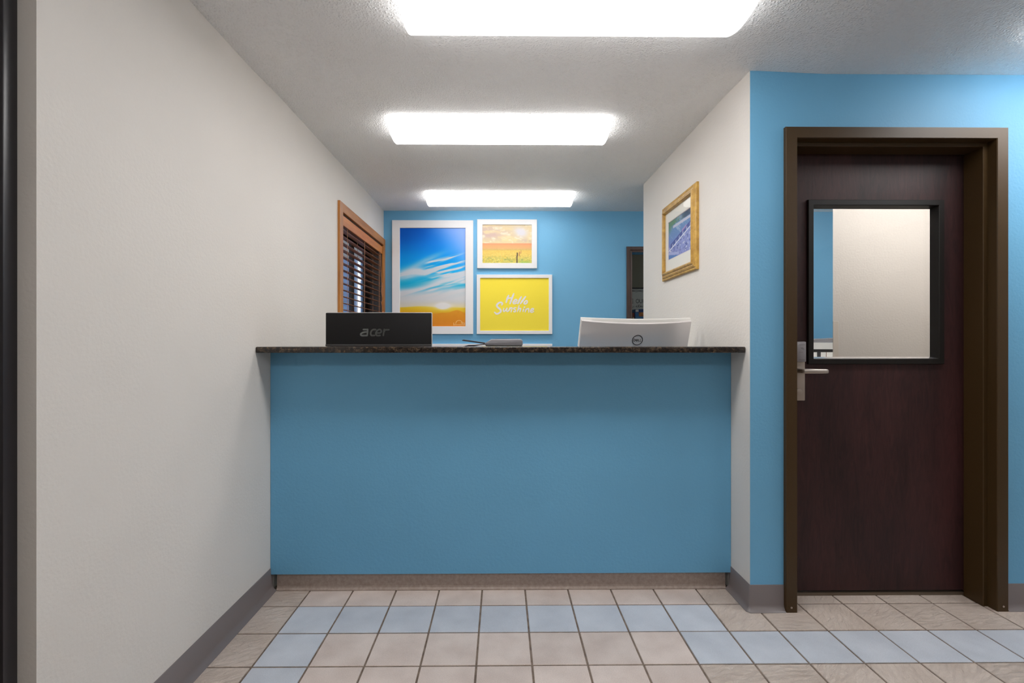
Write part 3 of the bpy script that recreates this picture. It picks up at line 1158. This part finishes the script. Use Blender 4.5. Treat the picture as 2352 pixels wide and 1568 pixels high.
def sky_print(w=250, h=374):
    u, v = np.meshgrid(np.linspace(0, 1, w), np.linspace(0, 1, h))
    im = ramp(v + 0 * u, [(0, (0, 92, 196)), (0.16, (0, 122, 222)), (0.30, (0, 146, 232)), (0.45, (0, 165, 232)), (0.56, (0, 170, 215)), (0.64, (70, 180, 220)), (0.72, (190, 210, 224)), (1, (220, 214, 206))])
    im = mix(im, (0, 84, 188), 0.8 * (1 - sstep(0.0, 0.55, u)) * (1 - sstep(0.0, 0.3, v)))
    im = mix(im, (134, 168, 232), 1.0 * sstep(0.30, 1.0, u - 1.1 * v + 0.05))
    t = v * 1.49 + 0.25 * u                       # across the streaks
    s = u - 0.25 * v
    fine = fbm(s * 2.6 + 3, t * 24, 11, 3)
    big = fbm(s * 2.0 + 9, t * 9, 23, 3)
    white = np.array((216, 217, 224.0))
    c = 0.55 * blob(u, v, 0.42, 0.32, 0.26, 0.045, -0.42) * (0.4 + big)
    c = c + 1.25 * blob(u, v, 0.12, 0.465, 0.28, 0.085, -0.22) * (0.55 + 0.7 * fine)
    c = c + 0.75 * blob(u, v, 0.34, 0.455, 0.12, 0.045, 0.2)
    st = sstep(0.49, 0.66, fine) * sstep(0.34, 0.5, u) * sstep(0.27, 0.33, v + 0.12 * (u - 0.7)) * (1 - sstep(0.52, 0.60, v + 0.1 * u))
    c = c + 1.1 * st
    c = c + 0.9 * blob(u, v, 0.74, 0.312, 0.14, 0.012, -0.36)
    c = c + 0.9 * blob(u, v, 0.70, 0.395, 0.18, 0.017, -0.33)
    c = c + 0.9 * blob(u, v, 0.66, 0.445, 0.16, 0.015, -0.33)
    c = c + 0.9 * blob(u, v, 0.92, 0.40, 0.18, 0.012, -0.30)
    c = c + 0.8 * blob(u, v, 0.90, 0.455, 0.22, 0.016, -0.25)
    low = sstep(0.80, 1.02, t) * (0.30 + 1.1 * sstep(0.38, 0.62, fbm(s * 1.6, t * 16, 41, 3)))
    low = np.where(v > 0.42, low, 0)
    c = c + low * (1 - 0.8 * blob(u, v, 0.12, 0.585, 0.35, 0.07, -0.1)) * (1 - 0.6 * blob(u, v, 0.95, 0.575, 0.2, 0.035, -0.05))
    c = np.clip(c, 0, 1) * 0.96
    im = im * (1 - c[..., None]) + white * c[..., None]
    im = mix(im, (212, 212, 214), 0.9 * sstep(0.62, 0.72, v + 0.06 * u))
    im = mix(im, (220, 208, 182), 0.7 * sstep(0.72, 0.80, v))
    line = 0.803 + 0.012 * (fbm(u * 3, v * 60, 3, 3) - 0.5) - 0.006 * np.sin(u * 5)
    yel = ramp(v, [(0.79, (232, 200, 60)), (0.83, (230, 186, 38)), (0.88, (226, 160, 40))])
    k = sstep(-0.006, 0.010, v - line)[..., None]
    im = im * (1 - k) + yel * k
    g = blob(u, v, 0.655, 0.792, 0.085, 0.045) + 0.22 * blob(u, v, 0.655, 0.79, 0.28, 0.03)
    im = mix(im, (238, 206, 70), 0.8 * blob(u, v, 0.7, 0.82, 0.34, 0.05))
    im = mix(im, (236, 232, 230), 2.4 * g * (1 - 0.6 * sstep(0.82, 0.86, v)))
    hill = 0.872 - 0.035 * np.exp(-((u - 0.88) / 0.10) ** 2) - 0.015 * np.exp(-((u - 0.7) / 0.2) ** 2) + 0.004 * fbm(u * 20, u * 0, 2, 3)
    org = ramp(v, [(0.84, (230, 156, 44)), (0.92, (228, 146, 40)), (1.0, (226, 138, 44))]) + 10 * (fbm(u * 14, v * 14, 77, 3) - 0.5)[..., None]
    k = sstep(0, 0.006, v - hill)[..., None]
    im = im * (1 - k) + org * k
    return im


def field_print(w=150, h=118):
    u, v = np.meshgrid(np.linspace(0, 1, w), np.linspace(0, 1, h))
    im = ramp(v, [(0, (232, 212, 172)), (0.3, (240, 218, 170)), (0.45, (238, 222, 168)), (0.48, (236, 212, 160))])
    n = fbm(u * 6, v * 11, 8, 5)
    im = mix(im, (196, 172, 166), 0.95 * sstep(0.36, 0.62, n) * (0.9 * blob(u, v, 0.1, 0.2, 0.5, 0.16, 0.1, .76) + 0.7 * blob(u, v, 0.97, 0.4, 0.25, 0.06, 0, .76)))
    im = mix(im, (204, 176, 168), 0.8 * blob(u, v, 0.2, 0.27, 0.26, 0.05, -.1, .76))
    im = mix(im, (250, 240, 216), 0.9 * sstep(0.55, 0.72, fbm(u * 9, v * 14, 18, 4)))
    im = mix(im, (236, 232, 238), 1.3 * blob(u, v, 0.78, 0.19, 0.13, 0.085, 0.35, .76))
    f = ramp(v, [(0.48, (226, 146, 112)), (0.53, (232, 166, 116)), (0.62, (222, 176, 120)), (0.655, (206, 178, 104)), (0.675, (240, 200, 104)), (0.78, (236, 204, 110)), (0.88, (216, 200, 110)), (1, (200, 192, 100))])
    g = fbm(u * 46, v * 60, 31, 3)
    f = f + (g - 0.5)[..., None] * np.array((70, 64, 50.0)) * sstep(0.5, 1.0, v)[..., None] * 1.5
    f = mix(f, (140, 156, 96), 0.75 * sstep(0.55, 0.75, fbm(u * 20, v * 22, 51, 4)) * sstep(0.74, 0.95, v))
    f = mix(f, (250, 206, 84), 0.7 * sstep(0.6, 0.8, fbm(u * 30, v * 36, 61, 2)) * sstep(0.72, 0.9, v))
    f = mix(f, (150, 190, 90), 0.7 * blob(u, v, 0.86, 0.98, 0.12, 0.04, 0, .76))
    im = np.where((v > 0.48)[..., None], f, im)
    im = mix(im, (98, 84, 72), 1.0 * ((np.abs(u - 0.705 + 0.02 * (v - 0.8)) < 0.0135) & (v > 0.72)))
    im = mix(im, (186, 134, 92), 1.0 * ((np.abs(u - 0.752) < 0.008) & (v > 0.70) & (v < 0.82)))
    im = mix(im, (190, 140, 96), 1.0 * ((np.abs(u - 0.785 + 0.12 * (v - 0.68)) < 0.008) & (v > 0.67) & (v < 0.75)))
    return im


def aerial_print(w=240, h=176):
    u, v = np.meshgrid(np.linspace(0, 1, w), np.linspace(0, 1, h))
    n = fbm(u * 5 + v * 8, v * 5 - u * 3, 3, 4)
    im = ramp(v, [(0, (96, 128, 150)), (0.2, (104, 140, 190)), (0.45, (112, 138, 196)), (0.6, (120, 132, 204))])
    im = mix(im, (170, 186, 214), 0.8 * sstep(0.5, 0.75, fbm((u + v) * 3, (v - u) * 14, 5, 3)) * (1 - sstep(0.4, 0.55, v)))
    im = mix(im, (96, 138, 88), 0.9 * sstep(0.45, 0.15, v + 0.8 * u) + 0.6 * (v < 0.13) * sstep(0.4, 0.6, n))
    im = mix(im, (56, 66, 96), 0.9 * (v < 0.14) * sstep(0.5, 0.8, u))
    im = mix(im, (208, 206, 222), 1.0 * ((v > 0.155) & (v < 0.225) & (u > 0.22)))
    d = v - (0.78 - 0.36 * u)
    lav = np.array((150, 154, 214.0)) + 40 * (fbm(u * 16, v * 18, 15, 3) - 0.5)[..., None]
    lav = mix(lav, (214, 212, 236), sstep(0.60, 0.74, fbm(u * 18, v * 16, 25, 3)))
    lav = mix(lav, (84, 86, 158), sstep(0.68, 0.78, fbm(u * 22, v * 22, 35, 2)))
    im = np.where((d > 0.0)[..., None], lav, im)
    im = mix(im, (72, 74, 150), 1.0 * ((d > -0.13) & (d < -0.02) & (u > 0.10)))
    im = mix(im, (190, 190, 226), 0.8 * ((d > -0.085) & (d < -0.02) & (np.sin(u * 40) > 0.55)))
    im = mix(im, (206, 150, 200), 0.7 * ((d > -0.16) & (d < -0.10) & (u > 0.62) & (u < 0.82)))
    im = mix(im, (236, 236, 246), 1.0 * (np.abs(d) < 0.016))
    im = mix(im, (178, 180, 226), 1.0 * (np.abs(v - (0.83 + 0.22 * u)) < 0.035) * (u < 0.5))
    im = mix(im, (96, 130, 196), 1.0 * (v > 0.87 + 0.25 * u))
    return im


def picture(name, label, x0, x1, z0, z1, fw, depth, loc_y=YB, group=None, lip=0.004):
    t = thing(name, label, 'picture', ((x0 + x1) / 2, loc_y, z0), group)
    prof = [(0, 0), (0, depth - 0.002), (0.002, depth), (fw - 0.002, depth), (fw, depth - 0.002), (fw, depth - 0.010), (fw - 0.004, depth - 0.010), (fw - 0.004, 0)]
    obj('frame', sweep_frame(prof, x0, x1, z0, z1, lambda u, v, h: (u, loc_y - h, v)), M['white_frame'], t)
    obj('backing', B(x0 + 0.004, x1 - 0.004, loc_y - depth + 0.012, loc_y - 0.001, z0 + 0.004, z1 - 0.004), M['mat_board'], t)
    return t


PD = 0.022
sx = (YB - PD) / 4.4404
# large sky picture
x0, x1, z0, z1 = -0.9885, -0.2565, 1.2250, 2.2530
pb = picture('framed_picture', 'large white framed picture of a blue sky over an orange sunset', x0, x1, z0, z1, 0.070, PD)
yy = YB - PD + 0.011
ink_grid('print', sky_print(), lambda u, v: (x0 + 0.070 + u * (x1 - x0 - 0.14), yy, z1 - 0.070 - v * (z1 - z0 - 0.14)), pb, M['print'], 0.93)
cx, cz = x1 - 0.070 - 0.058, z0 + 0.070 + 0.022
mk = [[(cx - 0.030 * math.cos(a), cz + 0.002 + 0.030 * math.sin(a)) for a in np.linspace(0.0, math.pi, 9)]]
mk += [[(cx - 0.048, cz + 0.010), (cx - 0.048, cz - 0.012)], [(cx + 0.048, cz + 0.010), (cx + 0.048, cz - 0.012)]]
mk += [[(cx - 0.048 + k * 0.012, cz - 0.010), (cx - 0.042 + k * 0.012, cz - 0.006)] for k in range(8)]
mk += [[(cx + 0.018, cz + 0.009), (cx + 0.046, cz + 0.009)]]
obj('emblem', ribbons(mk, 0.0055, lambda u, v: (u, yy - 0.0008, v), n=3), plain('pale_orange_ink', rgb(240, 190, 120), 0.6), pb, ink=True)

# small field picture
x0, x1, z0, z1 = -0.2205, 0.3210, 1.8195, 2.2625
pf = picture('framed_picture', 'small white framed picture of a yellow field under a cloudy sky', x0, x1, z0, z1, 0.048, PD)
ink_grid('print', field_print(), lambda u, v: (x0 + 0.048 + u * (x1 - x0 - 0.096), yy, z1 - 0.048 - v * (z1 - z0 - 0.096)), pf, M['print'])

# yellow greeting
x0, x1, z0, z1 = -0.2245, 0.4590, 1.2250, 1.7630
py = picture('framed_picture', 'white framed yellow sign reading Hello Sunshine in white brush script', x0, x1, z0, z1, 0.031, PD)
obj('print', B(x0 + 0.029, x1 - 0.029, yy, yy + 0.001, z0 + 0.029, z1 - 0.029), M['yellow'], py)
hello = [[(880, 520), (840, 600), (806, 722)], [(838, 632), (880, 603), (958, 588)], [(1032, 470), (985, 590), (920, 760)],
         [(1050, 718), (1112, 690), (1130, 655), (1085, 640), (1030, 688), (1015, 738), (1056, 765), (1132, 738)],
         [(1262, 560), (1210, 645), (1158, 758)], [(1388, 555), (1310, 655), (1236, 758)],
         [(1412, 668), (1362, 705), (1342, 752), (1385, 768), (1436, 725), (1432, 676), (1398, 668)],
         [(672, 795), (692, 758), (650, 725), (585, 740), (524, 802), (545, 862), (604, 910), (648, 974), (600, 1030), (520, 1062), (458, 1018)],
         [(738, 898), (718, 955), (740, 992), (790, 950), (832, 890), (815, 955), (835, 992), (880, 960), (918, 880)],
         [(920, 878), (905, 930), (880, 980)], [(898, 938), (945, 885), (985, 893), (965, 955), (950, 1005)],
         [(1105, 880), (1055, 880), (1035, 912), (1080, 950), (1084, 988), (1050, 1003), (1030, 985)],
         [(1195, 815), (1170, 900), (1142, 998)], [(1152, 965), (1200, 905), (1245, 905), (1232, 955), (1218, 1000)],
         [(1332, 915), (1310, 992)], [(1340, 872), (1370, 858)],
         [(1400, 915), (1378, 1005)], [(1388, 970), (1432, 915), (1480, 908), (1480, 955), (1488, 1018)],
         [(1555, 972), (1612, 948), (1630, 915), (1590, 903), (1546, 950), (1540, 998), (1578, 1016), (1636, 988)]]
kx = (x1 - x0 - 0.062) / 2066.0
kz = (z1 - z0 - 0.062) / 1545.0
st = [([((a - 22) * kx, (b - 10) * kz) for a, b in s], (0.0150 if n < 7 or n == 7 else 0.0125) * (1.12 if n in (0, 2, 4, 5, 7) else 0.88)) for n, s in enumerate(hello)]
obj('lettering', ribbons(st, 0.014, lambda u, v: (x0 + 0.031 + u, yy - 0.0008, z1 - 0.031 - v), taper=0.25), M['letter_white'], py, ink=True)

# low white picture whose top just clears the counter
x0, x1, z0, z1 = -0.9885, 0.4590, 0.66, 1.1368
pw = picture('framed_picture', 'wide white frame low on the blue wall, only its top edge showing above the counter', x0, x1, z0, z1, 0.06, PD)
obj('print', B(x0 + 0.058, x1 - 0.058, yy, yy + 0.001, z0 + 0.058, z1 - 0.058), M['mat_board'], pw)

# gilt framed aerial photograph on the right partition
gy0, gy1, gz0, gz1 = 2.632, 3.195, 1.551, 2.0255
pg = thing('framed_picture', 'gilt framed blue aerial photograph hanging on the cream partition', 'picture', (XR, (gy0 + gy1) / 2, gz0))
GP = [(0, 0), (0, 0.012), (0.003, 0.015), (0.008, 0.016), (0.012, 0.0145), (0.016, 0.019), (0.024, 0.0225), (0.030, 0.0215), (0.034, 0.026), (0.040, 0.0295), (0.046, 0.0285), (0.050, 0.022), (0.052, 0.010), (0.048, 0.010), (0.048, 0)]
place_r = lambda u, v, h: (XR - h, u, v)
obj('frame', sweep_frame(GP, gy0, gy1, gz0, gz1, place_r), M['gold'], pg, smooth=False)
obj('backing', B(XR - 0.006, XR - 0.0005, gy0 + 0.004, gy1 - 0.004, gz0 + 0.004, gz1 - 0.004), M['mat_board'], pg)
qy0, qy1, qz0, qz1 = 2.728, 3.094, 1.675, 1.912
MP = [(0, 0.006), (0, 0.0085), (qy0 - gy0 - 0.048, 0.0085), (qy0 - gy0 - 0.045, 0.0065), (qy0 - gy0 - 0.045, 0.006)]
mu = (gy0 + 0.047, gy1 - 0.047, gz0 + 0.047, gz1 - 0.047)
bm = bmesh.new()
for (a0, a1, b0, b1) in ((mu[0], mu[1], mu[2], qz0), (mu[0], mu[1], qz1, mu[3]), (mu[0], qy0, qz0, qz1), (qy1, mu[1], qz0, qz1)):
    box(bm, XR - 0.0095, XR - 0.0062, a0, a1, b0, b1)
obj('mat', bm, M['mat_board'], pg)
MB = [(0, 0.0062), (0, 0.0098), (0.0022, 0.0098), (0.005, 0.0070), (0.005, 0.0062)]
obj('mat_bevel', sweep_frame(MB, qy0 - 0.003, qy1 + 0.003, qz0 - 0.003, qz1 + 0.003, place_r), M['mat_core'], pg)
ink_grid('print', aerial_print(), lambda u, v: (XR - 0.0066, qy1 - u * (qy1 - qy0), qz1 - v * (qz1 - qz0)), pg, M['print'])
obj('glazing', B(XR - 0.0125, XR - 0.0110, mu[0], mu[1], mu[2], mu[3]), M['glazing'], pg)

# ------------------------------------------------------------------ black monitor
YM = 2.515
mb = thing('computer_monitor', 'black computer monitor seen from behind at the left of the counter', 'monitor', (-0.634, 2.60, 0.75))
mx0, mx1, mz0, mz1 = -0.9045, -0.3615, 0.945, 1.3065
obj('back_shell', B(mx0, mx1, YM, YM + 0.012, mz0, mz1 - 0.001, 0.004, 3), M['black_plastic'], mb, smooth=True)
bz = obj('bezel', B(mx0 - 0.001, mx1 + 0.0022, YM + 0.012, YM + 0.026, mz0 - 0.002, mz1 + 0.0018, 0.003, 2), M['silver_edge'], mb, smooth=True)
obj('screen', B(mx0 + 0.01, mx1 - 0.01, YM + 0.026, YM + 0.0265, mz0 + 0.02, mz1 - 0.01), M['screen'], mb)
obj('grey_strip', B(mx0 + 0.001, mx1 - 0.001, YM - 0.006, YM + 0.004, 1.135, 1.1435, 0.0015), plain('strip_grey', rgb(72, 70, 70), 0.25), mb)  # grey strip across the shell, just above counter height
obj('stand_neck', B(-0.675, -0.593, YM + 0.03, YM + 0.055, 0.762, 1.06, 0.004), M['black_plastic'], mb)
obj('stand_foot', B(-0.76, -0.51, YM - 0.02, YM + 0.17, 0.751, 0.764, 0.004), M['black_plastic'], mb)
ac = [[(440, 338), (700, 338)], [(725, 330), (712, 560), (690, 738)], [(690, 490), (450, 528), (290, 605), (262, 685), (345, 742), (660, 742)],
      [(1260, 340), (1090, 345), (975, 440), (925, 600), (985, 735), (1180, 738)],
      [(1340, 570), (1560, 560), (1640, 450), (1580, 345), (1450, 350), (1330, 460), (1280, 620), (1350, 738), (1560, 738)],
      [(1840, 330), (1770, 740)], [(1815, 500), (1900, 370), (2150, 352)]]
UU = 7.64e-5
obj('logo', ribbons([([((a - 205) * UU, -(b - 290) * UU) for a, b in q], 112 * UU) for q in ac], 0.007, lambda u, v: (-0.728 + u, YM - 0.0010, 1.2231 + v)), M['chrome'], mb, ink=True)

# ------------------------------------------------------------------ silver curved monitor, turned and tilted
ms = thing('computer_monitor', 'silver curved computer monitor with round badge at the right of the counter', 'monitor', (0.72, 2.62, 0.75))
TL = Matrix.Translation((0.7105, 2.545, 1.279)) @ Matrix.Rotation(R(7.0), 4, 'Z') @ Matrix.Rotation(R(20.0), 4, 'X')
HW = 0.3015


def place_m(u, w, d):
    """u across (-1..1), w down from the top edge in metres, d toward the room (out of the back)"""
    return TL @ Vector((u * HW, -d, -w))


bulge = lambda u: 0.024 * (1 - u * u)
nU = 24
shell_bm = bmesh.new()
rim_bm = bmesh.new()
rows_w = [0.0, 0.004, 0.35, 0.354]
g = []
for k in range(nU + 1):
    u = -1 + 2 * k / nU
    b = bulge(u)
    pts = [(0.0085 + 0.008 * (1 - u * u), b + 0.002), (0.013 + 0.008 * (1 - u * u), b + 0.008), (0.20, b + 0.013), (0.345, b + 0.008), (0.35, b)]
    g.append([shell_bm.verts.new(place_m(u * 0.994, w, d)) for w, d in pts] + [shell_bm.verts.new(place_m(u * 0.994, w, d - 0.012)) for w, d in (pts[-1], pts[0])])
for a, b in zip(g, g[1:]):
    n = len(a)
    for k in range(n):
        shell_bm.faces.new((a[k], a[(k + 1) % n], b[(k + 1) % n], b[k]))
shell_bm.faces.new(g[0][::-1])
shell_bm.faces.new(g[-1])
obj('back_shell', shell_bm, M['silver'], ms, smooth=True)
g = []
for k in range(nU + 1):
    u = -1 + 2 * k / nU
    b = bulge(u) - 0.016
    pts = [(0.0, b), (0.0, b + 0.008), (0.009 + 0.008 * (1 - u * u), b + 0.0165), (0.354, b + 0.012), (0.356, b)]
    g.append([rim_bm.verts.new(place_m(u, w, d)) for w, d in pts])
for a, b in zip(g, g[1:]):
    n = len(a)
    for k in range(n):
        rim_bm.faces.new((a[k], a[(k + 1) % n], b[(k + 1) % n], b[k]))
rim_bm.faces.new(g[0][::-1])
rim_bm.faces.new(g[-1])
obj('bezel', rim_bm, M['white_plastic'], ms, smooth=True)
CU, CWD = 0.006, 0.108


def place_badge(a, b, up=0.0006):
    u = CU + a / HW
    w = CWD - b
    d = bulge(u) + 0.008 + 0.005 * min(1, w / 0.20) + up + 0.0012
    return place_m(u, w, d)


bm = bmesh.new()
ro = []
for a in np.linspace(0, 2 * math.pi, 41)[:-1]:
    ro.append((bm.verts.new(place_badge(0.0295 * math.cos(a), 0.0285 * math.sin(a))), bm.verts.new(place_badge(0.0258 * math.cos(a), 0.0248 * math.sin(a)))))
for i in range(40):
    j = (i + 1) % 40
    bm.faces.new((ro[i][0], ro[j][0], ro[j][1], ro[i][1]))
obj('badge_ring', bm, M['badge'], ms)
D = [[(-0.0200, 0.006), (-0.0200, -0.006)], [(-0.0200, 0.006), (-0.0150, 0.006), (-0.0100, 0.000), (-0.0150, -0.006), (-0.0200, -0.006)],
     [(-0.0040, -0.0065), (-0.0095, 0.0005), (-0.0020, 0.0065)], [(-0.0065, -0.0030), (0.0015, 0.0035)], [(-0.0040, -0.0065), (0.0030, -0.0005)],
     [(0.0060, 0.006), (0.0050, -0.006), (0.0100, -0.006)], [(0.0150, 0.006), (0.0140, -0.006), (0.0195, -0.006)]]
ln = []
for s in D:
    for a, b in zip(s, s[1:]):
        ln.append([a, b])
obj('badge_lettering', ribbons(ln, 0.0024, lambda u, v: place_badge(u, v), n=1), M['badge'], ms, ink=True)
obj('stand_neck', B(0.67, 0.75, 2.62, 2.65, 0.76, 1.12, 0.004), M['silver'], ms)
obj('stand_foot', B(0.58, 0.84, 2.52, 2.74, 0.751, 0.763, 0.004), M['silver'], ms)

# ------------------------------------------------------------------ card terminal on the granite
ct = thing('card_terminal', 'grey handheld card terminal with a raised flap lying on the granite counter', 'terminal', (0.02, 2.32, 1.135))
PR = [(-0.0790, 1.1500), (-0.0480, 1.1688), (0.0900, 1.1695), (0.0975, 1.1655), (0.0995, 1.1585), (0.0995, 1.1440), (0.0960, 1.1360), (-0.0720, 1.1360), (-0.0800, 1.1455)]
bm = extrude_y(PR, 2.285, 2.355)
es = [e for e in bm.edges if abs(e.verts[0].co.y - e.verts[1].co.y) < 1e-6]
bmesh.ops.bevel(bm, geom=es, offset=0.006, segments=3, profile=0.5, affect='EDGES')
obj('body', bm, M['device_grey'], ct, smooth=True)
bm = extrude_y([(-0.078, 1.1460), (-0.078, 1.1530), (-0.178, 1.1672), (-0.186, 1.1640), (-0.184, 1.1610)], 2.290, 2.350)
obj('flap', bm, M['device_dark'], ct)
bm = extrude_y([(-0.1800, 1.1355), (-0.1560, 1.1415), (-0.1250, 1.1425), (-0.076, 1.1475), (-0.07, 1.1440), (-0.105, 1.1400), (-0.13, 1.1355)], 2.292, 2.348)
obj('paper_slot', bm, M['device_dark'], ct)
obj('keypad', B(-0.03, 0.08, 2.292, 2.348, 1.1693, 1.1702), M['device_dark'], ct)

# ------------------------------------------------------------------ things beyond the doorway and in the office
ws = thing('wall_sign', 'pale sign with dark lettering on the wall of the dark storeroom', 'sign', (2.0, 6.0, 1.40))
obj('board', B(1.30, 2.60, 5.985, 5.999, 1.36, 1.81), M['sign_face'], ws)
obj('top_rail', B(1.29, 2.61, 5.978, 5.999, 1.805, 1.822), M['ink_dark'], ws)
tw = []
for k in range(14):
    a = 1.36 + k * 0.085
    tw.append([(a, 1.775), (a + 0.045, 1.788), (a + 0.09, 1.775)])
    tw.append([(a, 1.785), (a + 0.04, 1.77), (a + 0.09, 1.785)])
obj('vine_border', ribbons(tw, 0.005, lambda u, v: (u, 5.9845, v), n=4), M['ink_dark'], ws, ink=True)
obj('lettering', text_mesh('OUR', 0.052, lambda a, b, w: (1.6520 + a, 5.9845, 1.6290 + b), bold=0.0, sx=0.74), M['ink_dark'], ws)
obj('lettering', text_mesh('E', 0.052, lambda a, b, w: (1.5985 + a, 5.9845, 1.6290 + b), sx=0.8), M['ink_dark'], ws)
scr = [[(1.600, 1.590), (1.612, 1.578), (1.632, 1.592)], [(1.650, 1.585), (1.664, 1.598), (1.662, 1.580), (1.680, 1.586), (1.690, 1.606), (1.686, 1.582), (1.700, 1.584), (1.716, 1.596), (1.706, 1.582), (1.722, 1.594), (1.726, 1.582), (1.742, 1.594), (1.752, 1.586), (1.750, 1.560)],
       [(1.674, 1.604), (1.710, 1.606)]]
obj('script_lettering', ribbons(scr, 0.004, lambda u, v: (u, 5.9845, v)), M['ink_dark'], ws, ink=True)
sh = thing('storage_shelf', 'dark storage shelf in the room behind the back doorway', 'shelf', (1.9, 5.75, 0))
obj('shelf_board', B(1.45, 2.4, 5.55, 5.95, 1.22, 1.25), M['shelf_wood'], sh)
obj('shelf_board', B(1.45, 2.4, 5.55, 5.95, 0.6, 0.63), M['shelf_wood'], sh)
for x in (1.45, 2.37):
    obj('upright', B(x, x + 0.03, 5.55, 5.95, 0, 1.25), M['shelf_wood'], sh)
bxc = thing('carton', 'blue carton with a brown food picture on the storeroom shelf', 'box', (1.72, 5.7, 1.25))
obj('carton_body', B(1.545, 1.93, 5.62, 5.80, 1.2505, 1.531), M['carton_blue'], bxc)
obj('top_band', B(1.545, 1.93, 5.6185, 5.6199, 1.495, 1.531), M['carton_dark'], bxc)
obj('food_picture', B(1.586, 1.65, 5.6180, 5.6195, 1.448, 1.495), M['carton_photo'], bxc)
obj('price_label', B(1.549, 1.583, 5.6175, 5.6190, 1.500, 1.527), M['carton_label'], bxc)
pk = thing('carton', 'narrow tan carton standing left of the blue carton', 'box', (1.53, 5.7, 1.25))
obj('carton_body', B(1.520, 1.5385, 5.64, 5.8, 1.2505, 1.49), plain('tan_card', rgb(190, 170, 140), 0.6), pk)
obj('red_band', B(1.5195, 1.539, 5.6385, 5.64, 1.49 - 0.05, 1.49), plain('red_card', rgb(120, 40, 30), 0.6), pk)

# office: file cabinet and printer
fc = thing('filing_cabinet', 'white filing cabinet standing in the office beneath the printer', 'cabinet', (2.80, 4.05, 0))
obj('cabinet_body', B(2.40, 3.20, 3.80, 4.38, 0.0, 1.02, 0.003), M['white_plastic'], fc)
for k in range(3):
    dr = obj('drawer', B(2.415, 3.185, 3.786, 3.80, 0.05 + k * 0.32, 0.35 + k * 0.32, 0.003), M['white_plastic'], fc)
    obj('handle', B(2.73, 2.87, 3.772, 3.787, 0.20 + k * 0.32, 0.215 + k * 0.32, 0.002), M['dark_bronze'], dr)
pr = thing('printer', 'white office printer with grey lid seen through the door window', 'printer', (2.66, 3.97, 1.02))
pr.rotation_euler = (0, 0, R(-9))
obj('lid', extrude_y([(-0.25, 0.128), (0.45, 0.134), (0.45, 0.185), (-0.25, 0.147)], -0.10, 0.28), M['lid_grey'], pr, local=True)
obj('body', B(-0.25, 0.45, -0.11, 0.28, 0.076, 0.1285, 0.001), M['white_plastic'], pr, local=True)
obj('paper_slot', B(-0.245, 0.445, -0.085, 0.25, 0.050, 0.078), M['ink_dark'], pr, local=True)
lb = obj('lower_tray', B(-0.25, 0.45, -0.105, 0.28, 0.001, 0.052, 0.002), M['white_plastic'], pr, local=True)
obj('centre_post', B(-0.116, -0.090, -0.108, -0.10, 0.001, 0.058), M['ink_dark'], pr, local=True)
for x in (-0.162, -0.050):
    obj('seam', B(x, x + 0.004, -0.1058, -0.10, 0.001, 0.052), plain('seam_brown', rgb(150, 110, 95), 0.6), pr, local=True)
